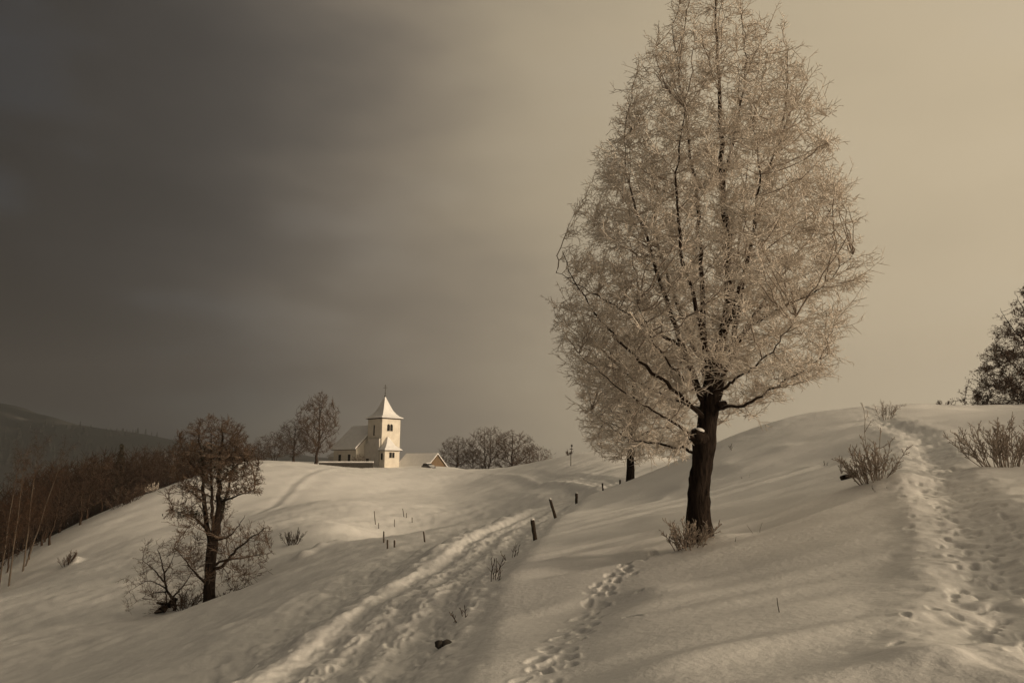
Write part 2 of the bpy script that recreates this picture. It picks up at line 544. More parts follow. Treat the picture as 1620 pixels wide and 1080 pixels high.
def ground(x, y, detail=True):
    x = np.atleast_1d(np.asarray(x, float)).ravel(); y = np.atleast_1d(np.asarray(y, float)).ravel()
    r = np.hypot(x, y)
    near = r < 420
    z = np.full(x.shape, -100.0)
    far = -95 + 14 * fbm(x / 400, y / 400, 3)
    z[near] = tps(x[near], y[near])
    z = np.maximum(z, -110)
    w = sstep(215, 380, r)
    z = z * (1 - w) + far * w
    # soft undulation
    z += 0.22 * sstep(20, 90, r) * fbm(x / 14, y / 14, 3) * (1 - w)
    z += 0.05 * fbm(x / 3.3 + 5, y / 3.3, 3) * (1 - sstep(60, 140, r))
    # the trodden road: bed, ploughed bank on the left, cut on the right
    s, arc = poly_dist(x, y, ROAD, 5.0)
    a = np.abs(s)
    lump = fbm(x * 1.7, y * 1.7, 3)
    big = sstep(150, 70, arc)
    bed = np.exp(-(s / 1.35) ** 4)
    z += bed * (-0.16) * (0.3 + 0.7 * big)
    bank = np.exp(-((s + 1.65 + 0.25 * lump) / 0.5) ** 2)
    z += bank * (0.07 + 0.05 * lump) * (0.35 + 0.65 * big)
    z -= 0.35 * sstep(-1.8, -3.4, s) * sstep(-6.0, -3.4, s) * (a < 7) * big
    z += np.exp(-((s - 1.75) / 0.6) ** 2) * 0.05 * big
    if detail:
        rough = np.exp(-((s + 0.1) / 1.7) ** 6) * big
        z += rough * (0.030 * fbm(x * 3.1, y * 3.1, 3) + 0.025 * np.abs(vnoise(x * 5.5, y * 4.5)))
        z += rough * 0.03 * np.sin(s * 7.5 + 0.8 * vnoise(x * .4, y * .4))       # wheel and sledge ruts
        # lumps fallen down the outer bank
        outer = np.exp(-((s + 3.6) / 1.7) ** 2) * big * (r < 70)
        z += outer * 0.10 * np.maximum(vnoise(x * 2.3 + 9, y * 2.3) - 0.15, 0) + outer * .03 * fbm(x * 4, y * 4, 2)
        # wind ripples on the open right slope
        right = sstep(1.5, 3.0, s) * (a < 1e8) + (a > 1e8) * (x > -1)
        wx, wy = x * 0.97 + y * 0.24, -x * 0.24 + y * 0.97
        rip = vnoise(wx * 0.16 + 0.5 * vnoise(wx * .3, wy * .3), wy * 0.85)
        rip2 = vnoise(wx * 0.42 + 31, wy * 2.1 + 4)
        near_w = 1 - sstep(22, 45, r)
        z += right * near_w * (0.085 * np.exp(-(rip / .33) ** 2) + 0.022 * rip2 + 0.03 * vnoise(wx * .35 + 7, wy * .75))
        # wind crust on the far slopes
        z += sstep(30, 60, r) * (1 - sstep(170, 210, r)) * 0.09 * vnoise((x + y) * 0.16, (y - x) * 0.75)
        leftw = (s < -2.2) & (a < 1e8) | (a > 1e8) & (x < -1)
        z += leftw * sstep(6, 14, r) * (1 - sstep(70, 120, r)) * (0.035 * fbm(x / 0.8, y / 0.8, 3) + 0.05 * vnoise((x + .6 * y) * .5, (y - .6 * x) * 1.7))
        # worn footpath on the right
        s2, a2 = poly_dist(x, y, PATH, 3.0)
        pw = 1 - sstep(24, 33, y)
        z += pw * (-0.09 * np.exp(-(s2 / 0.42) ** 2) + 0.035 * np.exp(-((np.abs(s2) - 0.75) / 0.3) ** 2))
        z += np.exp(-(s2 / 0.9) ** 2) * 0.03 * fbm(x * 4.2, y * 4.2, 2)
        s3, a3 = poly_dist(x, y, TRACK, 2.0)
        z += -0.03 * np.exp(-(s3 / 0.4) ** 2)
        s4, a4 = poly_dist(x, y, SIDE, 6.0)
        z += -0.10 * np.exp(-(s4 / 0.7) ** 2) + 0.09 * np.exp(-((s4 - 1.3) / 0.7) ** 2)
        # snow heaps in the bowl, mound at the foot of the big tree
        for px, py, D, rx, ry, h in [(480, 860, 45, .55, .5, 0.45), (492, 855, 46, .4, .5, 0.22), (505, 852, 47, .5, .6, 0.32), (520, 847, 48.5, .45, .6, 0.25), (534, 843, 50, .8, .7, 0.40), (118, 886, 78, .7, .7, .7)]:
            c = pix(px, py, D)
            z += h * np.exp(-((x - c[0]) / rx) ** 2 - ((y - c[1]) / ry) ** 2)
        c = pix(1118, 866, 14)
        z += 0.14 * np.exp(-((x - c[0] - .1) / .55) ** 2 - ((y - c[1] + .25) / .5) ** 2)
    return z


def gz(x, y):
    return float(ground(x, y)[0])


def on_ground(px, D, sink=0.0):
    """the ground point seen in pixel column px at D metres ahead"""
    x = (px - 810) / F * D
    for _ in range(3):
        z = gz(x, D)
        x = (px - 810) / F * (D * CP + z * SP)
    return np.array((x, D, gz(x, D) - sink))


def hit(px, py, d0=3.0, d1=230.0):
    """where the ray through a pixel meets the ground"""
    Ds = np.exp(np.linspace(math.log(d0), math.log(d1), 900))
    P = np.array([pix(px, py, d) for d in Ds])
    g = ground(P[:, 0], P[:, 1])
    below = np.nonzero(P[:, 2] < g)[0]
    i = below[0] if len(below) else len(Ds) - 1
    return np.array((P[i, 0], P[i, 1], g[i]))


def build_ground():
    fr = math.radians(50)
    az = np.concatenate([np.linspace(-fr, fr, 780), np.linspace(fr, 2 * math.pi - fr, 72)[1:-1]])
    rad = np.concatenate([[0.25, 0.8, 1.6, 2.4, 3.2], np.exp(np.linspace(math.log(3.8), math.log(27), 350)),
                          np.exp(np.linspace(math.log(27), math.log(235), 210))[1:], np.exp(np.linspace(math.log(235), math.log(2400), 36))[1:]])
    A, R = np.meshgrid(az, rad)
    x, y = (R * np.sin(A)).ravel(), (R * np.cos(A)).ravel()
    z = ground(x, y)
    rr = np.hypot(x, y)
    rnd = np.random.RandomState(3)
    sel = np.nonzero((rr > 3.5) & (rr < 46) & (np.abs(np.arctan2(x, y)) < fr))[0]
    xs, ys = x[sel], y[sel]
    dz = np.zeros(len(sel))

    def stamp(cx, cy, ang, la, lb, depth, rim):
        m = np.nonzero((np.abs(xs - cx) < la * 3.2) & (np.abs(ys - cy) < la * 3.2))[0]
        if len(m) == 0: return
        dx = xs[m] - cx + 0.35 * la * vnoise(xs[m] * 8, ys[m] * 8); dy = ys[m] - cy + 0.35 * la * vnoise(xs[m] * 8 + 40, ys[m] * 8)
        u = (dx * math.sin(ang) + dy * math.cos(ang)) / la
        v = (dx * math.cos(ang) - dy * math.sin(ang)) / lb
        q = np.sqrt(u * u + v * v)
        dz[m] += -depth * np.exp(-q ** 4) + rim * np.exp(-((q - 1.35) / 0.3) ** 2)

    def along(P, spacing, spread, la, lb, depth, rim, alt=0.0, jit=0.5):
        seg = np.hypot(*np.diff(P, axis=0).T); L = np.concatenate([[0], np.cumsum(seg)])
        s, side = 0.0, 1
        while s < L[-1]:
            i = min(np.searchsorted(L, s, 'right') - 1, len(P) - 2)
            t = (s - L[i]) / seg[i]
            p = P[i] * (1 - t) + P[i + 1] * t
            d = (P[i + 1] - P[i]) / seg[i]
            off = side * alt + max(-1.5, min(1.5, rnd.randn())) * spread
            k = 0.75 + 0.5 * rnd.rand()
            stamp(p[0] + d[1] * off, p[1] - d[0] * off, math.atan2(d[0], d[1]) + rnd.randn() * 0.35, la * k, lb * k, depth * (0.5 + 0.8 * rnd.rand()), rim * rnd.rand())
            s += spacing * (1 + jit * rnd.randn() * 0.5); side = -side
    # many walkers on the right path
    along(PATH, 0.085, 0.30, 0.09, 0.042, 0.036, 0.012)
    along(PATH, 0.17, 0.55, 0.085, 0.04, 0.032, 0.008)
    # one deep track up to the tree
    along(TRACK, 0.42, 0.05, 0.13, 0.07, 0.095, 0.02, 0.11, 0.3)
    along(TRACK, 0.17, 0.16, 0.095, 0.06, 0.035, 0.014)
    # boots and paws on the road
    near_road = ROAD[(ROAD[:, 1] > 6) & (ROAD[:, 1] < 44)]
    along(near_road + np.array([0.75, 0]), 0.085, 0.32, 0.10, 0.045, 0.036, 0.012)
    along(near_road - np.array([0.4, 0]), 0.09, 0.42, 0.10, 0.045, 0.034, 0.014)
    along(near_road - np.array([3.3, 0]), 0.22, 0.8, 0.13, 0.09, 0.04, 0.02)
    # a few stray steps
    for px, py in [(1000, 975), (1010, 935)]:
        c = hit(px, py)
        stamp(c[0], c[1], rnd.rand() * 3, .11, .055, .05, .01)
    z[sel] += dz
    nr, na = len(rad), len(az)
    V = np.column_stack([x, y, z])
    i = np.arange(nr - 1)[:, None] * na; j = np.arange(na)[None, :]; j2 = (j + 1) % na
    q = np.stack([i + j, i + na + j, i + na + j2, i + j2], -1).reshape(-1, 4)
    V = np.vstack([V, [[0, 0, gz(0, 0)]]])
    c = len(V) - 1
    fan = np.stack([np.full(na, c), np.arange(na), (np.arange(na) + 1) % na], -1)
    me = np_mesh('ground', V, [q[:, ::-1], fan[:, ::-1]])
    me.flip_normals()
    # faces must look up
    if me.polygons[1000].normal.z < 0:
        me.flip_normals()
    o = mesh_obj('ground', me, M['snow'])
    return tag(o, kind='structure')


build_ground()


# ------------------------------------------------------------------ far mountain
def build_mountain():
    nx, ny = 150, 60
    u = np.linspace(0, 1, nx); v = np.linspace(0, 1, ny)
    U, Vv = np.meshgrid(u, v)
    az = math.radians(-75) + U * math.radians(92)
    D = 1000 + Vv * 1500
    x, y = D * np.sin(az), D * np.cos(az)
    top = np.interp(np.degrees(az), [-75, -40, -30, -22, -16, -9, 0, 17], [235, 185, 118, 78, 50, 34, 24, 22])
    shape = np.where(Vv < 0.75, np.sin(np.clip(Vv / 0.75, 0, 1) * math.pi / 2) ** 1.25, np.cos((Vv - .75) / .25 * math.pi / 2))
    z = -125 + (top + 105) * shape + 28 * fbm(x / 260, y / 260, 3, .5) * np.clip(Vv * 4, 0, 1) * np.clip(top / 260, .25, 1)
    V = np.column_stack([x.ravel(), y.ravel(), z.ravel()])
    i = np.arange(ny - 1)[:, None] * nx; j = np.arange(nx - 1)[None, :]
    q = np.stack([i + j, i + j + 1, i + nx + j + 1, i + nx + j], -1).reshape(-1, 4)
    me = np_mesh('mountain', V, [q])
    if me.polygons[500].normal.z < 0: me.flip_normals()
    tag(mesh_obj('mountain', me, M['mountain']), kind='structure')
    # conifers on it: one wood that reads as a mass
    rnd = np.random.RandomState(5)
    N = 7000
    uu = rnd.rand(N); vv = rnd.rand(N) ** 1.2 * 0.55
    iu = np.clip((uu * (nx - 1)).astype(int), 0, nx - 2); iv = np.clip((vv * (ny - 1)).astype(int), 0, ny - 2)
    fu = uu * (nx - 1) - iu; fv = vv * (ny - 1) - iv
    G = V.reshape(ny, nx, 3)
    p = (G[iv, iu] * ((1 - fu) * (1 - fv))[:, None] + G[iv, iu + 1] * (fu * (1 - fv))[:, None] + G[iv + 1, iu] * ((1 - fu) * fv)[:, None] + G[iv + 1, iu + 1] * (fu * fv)[:, None])
    keep = vnoise(p[:, 0] / 130 + 3, (p[:, 1] + p[:, 2] * 2) / 130) < 0.42
    p = p[keep]; n = len(p)
    h = 11 + 8 * rnd.rand(n); w = h * (0.16 + 0.05 * rnd.rand(n))
    vs, fs, k = [], [], 6
    ang = np.arange(k) * 2 * math.pi / k
    for t0, t1, ws in [(0.05, 0.5, 1.0), (0.32, 0.76, .72), (0.6, 1.0, .45)]:
        ring = np.stack([p[:, None, 0] + np.cos(ang) * (w * ws)[:, None], p[:, None, 1] + np.sin(ang) * (w * ws)[:, None], np.repeat((p[:, 2] + h * t0)[:, None], k, 1)], -1)
        tip = np.stack([p[:, 0], p[:, 1], p[:, 2] + h * t1], -1)[:, None, :]
        vs.append(np.concatenate([ring, tip], 1))
    vs = np.stack(vs, 1).reshape(-1, 3)
    base = np.arange(n * 3)[:, None] * (k + 1)
    f = np.stack([np.stack([base[:, 0] + a, base[:, 0] + (a + 1) % k, base[:, 0] + k], -1) for a in range(k)], 1).reshape(-1, 3)
    o = mesh_obj('mountain_forest', np_mesh('mountain_forest', vs, [f], False), M['conifer'])
    tag(o, 'dark conifer forest covering the misty mountainside at far left', 'forest', kind='stuff')


build_mountain()


# ------------------------------------------------------------------ trees
def unit(v):
    return v / (np.linalg.norm(v, axis=-1, keepdims=True) + 1e-12)


def frame(d):
    ref = np.where(np.abs(d[..., 2:3]) < 0.9, np.array([0, 0, 1.0]), np.array([1.0, 0, 0]))
    u = unit(np.cross(d, ref))
    return u, np.cross(d, u)


def grow(start, dirn, L, S, trop, wob, rng):
    P = [start]; d = unit(dirn); p = start
    for s in range(S):
        d = unit(d + np.asarray(trop) / S + wob * rng.randn(*d.shape) / math.sqrt(S))
        p = p + d * (L / S)[:, None]
        P.append(p)
    return np.stack(P, 1)


def sample(P, t):
    """P (B,S+1,3), t (B,C) -> point and tangent"""
    S = P.shape[1] - 1
    k = np.clip((t * S).astype(int), 0, S - 1); f = (t * S - k)[..., None]
    b = np.arange(len(P))[:, None]
    a, c = P[b, k], P[b, k + 1]
    return a * (1 - f) + c * f, unit(c - a)


def shoots(P, L, R, C, t0, t1, ang, ratio, S, trop, wob, rng, env=None, rmin=0.004, rfac=0.55, flat=0.0):
    B = len(P)
    t = t0 + (t1 - t0) * (np.arange(C)[None] + rng.rand(B, C)) / C
    p, tan = sample(P, t)
    u, w = frame(tan)
    az = np.arange(C)[None] * 2.4 + rng.rand(B, 1) * 6.28 + rng.randn(B, C) * 0.5
    a = np.radians(ang[0] + ang[1] * rng.randn(B, C))
    side = u * np.cos(az)[..., None] + w * np.sin(az)[..., None]
    side[..., 2] *= (1 - flat)
    side = unit(side)
    d = tan * np.cos(a)[..., None] + side * np.sin(a)[..., None]
    ln = L[:, None] * ratio * (1 - 0.5 * t) * (0.55 + 0.9 * rng.rand(B, C))
    rad = np.maximum(R[:, None] * (1 - 0.8 * t) * rfac, rmin)
    p, d, ln, rad = p.reshape(-1, 3), d.reshape(-1, 3), ln.ravel(), rad.ravel()
    if env is not None:
        lim = 1 + 0.10 * rng.randn(len(p))
        ok = env(p) < lim + 0.12
        p, d, ln, rad, lim = p[ok], d[ok], ln[ok], rad[ok], lim[ok]
        for _ in range(5):
            bad = env(p + unit(d + np.asarray(trop) * .5) * ln[:, None]) > lim
            ln[bad] *= 0.72
    return grow(p, d, ln, S, trop, wob, rng), ln, rad


def tubes(P, R, n=3, tip=0.25):
    """polylines (B,S+1,3) as prisms with n sides; returns verts, quads"""
    B, S1, _ = P.shape
    d = np.empty_like(P)
    d[:, 1:-1] = P[:, 2:] - P[:, :-2] if S1 > 2 else 0
    d[:, 0] = P[:, 1] - P[:, 0]; d[:, -1] = P[:, -1] - P[:, -2]
    d = unit(d)
    u, w = frame(d)
    taper = 1 - (1 - tip) * np.linspace(0, 1, S1)
    r = R[:, None] * taper[None]
    ang = np.arange(n) * 2 * math.pi / n
    V = P[:, :, None, :] + r[:, :, None, None] * (u[:, :, None, :] * np.cos(ang)[None, None, :, None] + w[:, :, None, :] * np.sin(ang)[None, None, :, None])
    b = np.arange(B)[:, None, None] * S1 * n; s = np.arange(S1 - 1)[None, :, None] * n; k = np.arange(n)[None, None, :]; k2 = (k + 1) % n
    q = np.stack([b + s + k, b + s + k2, b + s + n + k2, b + s + n + k], -1).reshape(-1, 4)
    return V.reshape(-1, 3), q


def spikes(P, R, n=3):
    B = len(P)
    d = unit(P[:, -1] - P[:, 0]); u, w = frame(d)
    ang = np.arange(n) * 2 * math.pi / n
    ring = P[:, 0, None, :] + R[:, None, None] * (u[:, None] * np.cos(ang)[None, :, None] + w[:, None] * np.sin(ang)[None, :, None])
    V = np.concatenate([ring, P[:, -1][:, None, :]], 1)
    b = np.arange(B)[:, None] * (n + 1); k = np.arange(n)[None]
    f = np.stack([b + k, b + (k + 1) % n, np.broadcast_to(b + n, (B, n))], -1).reshape(-1, 3)
    return V.reshape(-1, 3), f


def pool_of(*polys):
    return np.concatenate([p.reshape(-1, 3) for p in polys])


def spots_in(env, lo, hi, n, rng, shell=0.6, skip=None):
    """n points spread evenly through a crown's volume, somewhat denser towards its outside"""
    out = []
    got = 0
    while got < n:
        p = lo + (hi - lo) * rng.rand(n * 3, 3)
        e = env(p)
        keep = (e < 1 + .07 * rng.randn(len(p))) & (rng.rand(len(p)) < (1 - shell) + shell * np.clip(e, 0, 1))
        if skip is not None: keep &= ~skip(p)
        p = p[keep]
        out.append(p); got += len(p)
    return np.concatenate(out)[:n]


def connect(targets, pool, S, rng, up=0.3, w=1.5, bend=-0.12, wob=0.05, lmax=9.0):
    """a bent branch from the best-placed older wood to every target"""
    st = np.empty_like(targets)
    for a in range(0, len(targets), 800):
        t = targets[a:a + 800]
        dv = t[:, None, :] - pool[None]
        hz = np.sqrt(dv[..., 0] ** 2 + dv[..., 1] ** 2)
        cost = np.sqrt((dv ** 2).sum(-1)) + w * np.maximum(up * hz - dv[..., 2], 0)
        st[a:a + 800] = pool[np.argmin(cost, 1)]
    d = targets - st
    L = np.linalg.norm(d, axis=1)
    ok = (L > .05) & (L < lmax)
    st, d, L, tg = st[ok], d[ok], L[ok], targets[ok]
    hz = np.hypot(d[:, 0], d[:, 1])
    mid = st + d * .5 + rng.randn(len(d), 3) * (wob * L)[:, None]
    mid[:, 2] += bend * hz
    t = np.linspace(0, 1, S + 1)[None, :, None]
    P = (1 - t) ** 2 * st[:, None] + 2 * t * (1 - t) * mid[:, None] + t ** 2 * tg[:, None]
    j = rng.randn(*P.shape) * (wob * .35 * L)[:, None, None]; j[:, 0] = 0
    return P + j, L


class Cloud:
    """accumulates vertex/face arrays into one mesh"""
    def __init__(self):
        self.V, self.q, self.t, self.n = [], [], [], 0

    def add(self, V, f):
        f = f + self.n
        (self.q if f.shape[1] == 4 else self.t).append(f)
        self.V.append(V); self.n += len(V)
        return self

    def mesh(self, name, off, smooth=True):
        fl = []
        if self.q: fl.append(np.concatenate(self.q))
        if self.t: fl.append(np.concatenate(self.t))
        return np_mesh(name, np.concatenate(self.V) - np.asarray(off), fl, smooth)


def resample(pts, S, wob=0.0, rng=None):
    c = catmull(pts, 10)
    L = np.concatenate([[0], np.cumsum(np.linalg.norm(np.diff(c, axis=0), axis=1))])
    t = np.linspace(0, L[-1], S + 1)
    out = np.stack([np.interp(t, L, c[:, k]) for k in range(3)], 1)
    if wob and rng is not None:
        j = rng.randn(S + 1, 3) * wob; j[0] = 0
        out = out + j
    return out, L[-1]


def thick_tube(cl, pts, radii, n=10, seed=0, rough=0.06):
    """a trunk or limb: round tube with uneven bark outline"""
    rng = np.random.RandomState(seed)
    P = np.asarray(pts)[None]
    d = unit(np.gradient(P[0], axis=0)); u, w = frame(d)
    for i in range(1, len(u)):                       # keep frames from flipping
        uu = u[i - 1] - d[i] * (u[i - 1] @ d[i]); u[i] = uu / np.linalg.norm(uu); w[i] = np.cross(d[i], u[i])
    ang = np.arange(n) * 2 * math.pi / n
    ridge = 1 + rough * rng.randn(1, n) * 0.8 + rough * rng.randn(len(pts), n) * 0.5
    r = np.asarray(radii)[:, None] * ridge
    V = P[0][:, None, :] + r[..., None] * (u[:, None] * np.cos(ang)[None, :, None] + w[:, None] * np.sin(ang)[None, :, None])
    S1 = len(pts)
    s = np.arange(S1 - 1)[:, None] * n; k = np.arange(n)[None]; k2 = (k + 1) % n
    q = np.stack([s + k, s + k2, s + n + k2, s + n + k], -1).reshape(-1, 4)
    cl.add(V.reshape(-1, 3), q)
    c = len(V.reshape(-1, 3))
    cl.add(P[0][-1:] + d[-1] * radii[-1] * .6, np.zeros((0, 3), int))
    top = cl.n - 1
    ring = cl.n - 1 - n + np.arange(n)
    cl.t.append(np.stack([ring, np.roll(ring, -1), np.full(n, top)], -1))


def envelope_px(rows, D, ragged=0.10, fit=0.96):
    """outline rows (pixel y, left x, right x) at distance D -> function of points"""
    L = np.array([pix(a, y, D) for y, a, b in rows]); Rr = np.array([pix(b, y, D) for y, a, b in rows])
    o = np.argsort(L[:, 2]); zz, xl, xr = L[o, 2], L[o, 0], Rr[o, 0]

    def env(p):
        a, b = np.interp(p[..., 2], zz, xl), np.interp(p[..., 2], zz, xr)
        c, h = (a + b) / 2, np.maximum((b - a) / 2, 0.02)
        e = np.sqrt(((p[..., 0] - c) / h) ** 2 + ((p[..., 1] - D) / (h * 0.95)) ** 2)
        az = np.arctan2(p[..., 1] - D, p[..., 0] - c)
        e = e * (1 + ragged * (vnoise(np.cos(az) * 2.6 + 7, np.sin(az) * 2.6 + p[..., 2] * 1.1 * 14 / D) + .6 * vnoise(np.cos(az) * 6 + 3, np.sin(az) * 6 + p[..., 2] * 2.6 * 14 / D)))
        return np.where((p[..., 2] > zz[-1]) | (p[..., 2] < zz[0]), 3.0, e / fit)
    hm = (xr - xl).max() / 2
    env.lo = np.array([xl.min(), D - hm, zz[0]]); env.hi = np.array([xr.max(), D + hm, zz[-1]])
    return env


def leaf_cards(P, per, size, rng, spread=0.06):
    """small bent leaves (two triangles each) scattered along twigs"""
    B = len(P)
    t = rng.rand(B, per)
    p, tan = sample(P, t)
    p = p.reshape(-1, 3) + rng.randn(B * per, 3) * spread
    d = unit(rng.randn(B * per, 3)); u, w = frame(d)
    s = size * (0.6 + 0.8 * rng.rand(B * per, 1))
    V = np.stack([p - d * s, p + u * s * .55 + w * s * .15, p + d * s, p - u * s * .55 + w * s * .15], 1).reshape(-1, 3)
    b = np.arange(B * per)[:, None] * 4
    f = np.concatenate([b + np.array([[0, 1, 2]]), b + np.array([[0, 2, 3]])], 0)
    return V, f


# ---- the frosted tree in front
def big_tree():
    rng = np.random.RandomState(11)
    D = 14.0
    base = on_ground(1107, D, 0.06)
    dz = base[2] - pix(1107, 866, D)[2]
    lift = np.array([0, 0, dz * 0.0])
    root = empty('frosted_tree', base, 'tall rime-covered tree with dark trunk in the foreground', 'tree')
    q = lambda x, y, d=0.0: pix(x, y, D + d)
    cl = Cloud()
    tr, L = resample([base + (0, 0, -0.25), q(1106, 850), q(1104, 790), q(1110, 730), q(1117, 680), q(1124, 630), q(1128, 600)], 26, 0.008, rng)
    h = np.linspace(0, 1, 27)
    rr = 0.222 + 0.24 * np.exp(-((h) / 0.085)) - 0.045 * h + 0.035 * np.exp(-((h - .62) / .05) ** 2) + 0.03 * np.exp(-((h - .93) / .06) ** 2)
    thick_tube(cl, tr, rr, 24, 4, 0.075)
    mesh_obj('trunk', cl.mesh('trunk', base), M['bark'], root)
    # sawn-off stub with its cushion of snow
    c = q(1103, 690, -0.20)
    o = MB().tube([c + (0.14, .12, -.05), c + (0, 0, 0), c + (-.10, -.07, .03)], [.17, .15, .13], 10).build('limb_stub', M['bark'], root, True)
    o.location = -base
    o = MB().ball(c + (.02, -.0, .115), .12, .10, .055, 12, 6, .2, 3).build('snow_cushion', M['roof_snow'], root, True)
    o.location = -base
    c = q(1147, 641, -0.1)
    o = MB().tube([c + (-.28, .1, -.05), c + (-.1, 0, 0), c + (.03, -.03, .02)], [.14, .10, .07], 9).build('limb_stub', M['bark'], root, True)
    o.location = -base
    # limbs: hand-placed leaders
    leaders = [
        ([q(1122, 640), q(1132, 580), q(1150, 500), q(1152, 400, .1), q(1143, 280, .1), q(1136, 120, .1), q(1130, -40)], .17),
        ([q(1116, 640), q(1092, 585, -.1), q(1064, 500, -.3), q(1030, 400, -.5), q(1000, 310, -.6), q(985, 220, -.6)], .11),
        ([q(1130, 640), q(1155, 560, .1), q(1185, 400, .2), q(1215, 280, .2), q(1240, 180, .1), q(1246, 80, 0)], .11),
        ([q(1112, 660, -.1), q(1060, 610, -.5), q(1000, 560, -.9), q(930, 480, -1.1), q(890, 400, -1.2)], .075),
        ([q(1108, 700, -.2), q(1060, 665, -.6), q(990, 620, -1.0), q(915, 560, -1.2)], .055),
        ([q(1106, 715, .1), q(1060, 705, .3), q(990, 690, .6), q(935, 650, .8)], .05),
        ([q(1136, 645, -.1), q(1175, 640, -.4), q(1240, 605, -.8), q(1310, 560, -1.0)], .06),
        ([q(1124, 620, .1), q(1112, 500, .3), q(1104, 330, .4), q(1082, 170, .4), q(1062, 40, .3)], .11),
        ([q(1130, 625, .1), q(1180, 520, .4), q(1250, 420, .7), q(1330, 310, .8)], .085),
        ([q(1128, 615, -.1), q(1150, 520, -.7), q(1180, 420, -1.3), q(1200, 300, -1.7), q(1190, 190, -1.7)], .085),
        ([q(1124, 615, -.1), q(1105, 500, -.9), q(1080, 400, -1.5), q(1070, 280, -1.7), q(1085, 170, -1.5)], .085),
        ([q(1126, 600, .2), q(1150, 500, 1.0), q(1170, 380, 1.7), q(1185, 240, 1.7)], .085),
        ([q(1120, 600, .2), q(1080, 500, 1.0), q(1040, 380, 1.6), q(1030, 260, 1.6)], .085),
        ([q(1140, 560, 0), q(1210, 500, -.6), q(1290, 460, -1.0), q(1350, 400, -1.0)], .06),
        ([q(1100, 560, 0), q(1030, 520, -.2), q(950, 470, -.2), q(880, 430, 0)], .065),
        ([q(1120, 650, .2), q(1060, 630, 1.0), q(990, 590, 1.6), q(930, 530, 1.9)], .06),
        ([q(1140, 300, .1), q(1165, 200, 0), q(1180, 100, 0), q(1172, 10, 0)], .06),
        ([q(1130, 620, -.2), q(1165, 600, -1.0), q(1215, 560, -1.7), q(1260, 500, -2.0)], .055),
        ([q(1120, 620, -.2), q(1085, 600, -1.0), q(1040, 550, -1.9), q(1010, 480, -2.1)], .055),
    ]
    P, L, R = [], [], []
    for i, (pts, r) in enumerate(leaders):
        p, ln = resample(pts, 24, 0.018, rng)
        c2 = Cloud()
        thick_tube(c2, p, r * (1 - 0.88 * np.linspace(0, 1, 25) ** 0.7) * .75, 8, i, 0.06)
        mesh_obj('limb', c2.mesh('limb', base), M['limb'], root)
        P.append(p); L.append(ln); R.append(r)
    P, L, R = np.stack(P), np.array(L), np.array(R)
    env = envelope_px([(735, 1010, 1100), (715, 945, 1118), (690, 925, 1150), (650, 905, 1220), (600, 885, 1325), (510, 862, 1345), (450, 870, 1358), (350, 885, 1348), (250, 922, 1325),
                       (130, 982, 1282), (60, 1026, 1232), (0, 1048, 1178), (-60, 1080, 1155), (-100, 1105, 1135)], D, 0.08, 0.90)
    tx = lambda z: np.interp(z, tr[:, 2], tr[:, 0])
    fork = tr[-1, 2] - .15
    bare = lambda p: (p[:, 2] < fork) & (np.abs(p[:, 0] - tx(p[:, 2]) - .1) < .55) & (p[:, 1] < D + .4)
    pool = pool_of(P[:, 3:])
    TA = spots_in(env, env.lo, env.hi, 430, rng, .75, bare)
    PB, LB = connect(TA, pool, 8, rng, .45, 2.0, -.10, .05)
    RB = np.clip(.007 + .006 * LB, .008, .022)
    cl = Cloud(); cl.add(*tubes(PB, RB, 5, .45))
    mesh_obj('boughs', cl.mesh('boughs', base), M['bush_stem'], root)['kind'] = 'stuff'
    TB = spots_in(env, env.lo, env.hi, 7600, rng, .55, bare)
    P2, L2 = connect(TB, pool_of(PB[:, 2:], P[:, 8:]), 4, rng, .25, .9, -.06, .045, 1.6)
    R2 = np.full(len(P2), .0078)
    P1, L1, R1 = PB, LB, RB
    # tips that stick out of the outline
    out_ = np.nonzero(env(PB[:, -1]) > .72)[0]
    tipd = unit(PB[out_, -1] - PB[out_, -4]) + np.array([0, 0, .12])
    PT = grow(PB[out_, -1], tipd, rng.uniform(.15, .48, len(out_)), 4, (0, 0, .1), .15, rng)
    P2 = np.concatenate([P2, PT]); L2 = np.concatenate([L2, np.full(len(out_), .34)]); R2 = np.full(len(P2), .0078)
    P3, L3, R3 = shoots(P2, np.clip(L2, .30, .7), R2, 6, 0.15, 1.0, (46, 13), 0.50, 1, (0, 0, -0.12), 0.15, rng, None, 0.0066, 0.9)
    P4, L4, R4 = shoots(P3, np.maximum(L3, .14), R3, 1, 0.3, .8, (48, 14), 0.65, 1, (0, 0, 0), 0.15, rng, None, 0.006, 0.9)
    cl = Cloud()
    cl.add(*tubes(P2, R2, 3, .55)); cl.add(*tubes(P3, R3, 3, .7)); cl.add(*spikes(P4, R4, 3))
    print('big tree tris', sum(len(a) for a in cl.q) * 2 + sum(len(a) for a in cl.t), len(P1), len(P2), len(P3), len(P4))
    mesh_obj('crown', cl.mesh('crown', base), M['rime'], root)['kind'] = 'stuff'
    return root


big_tree()


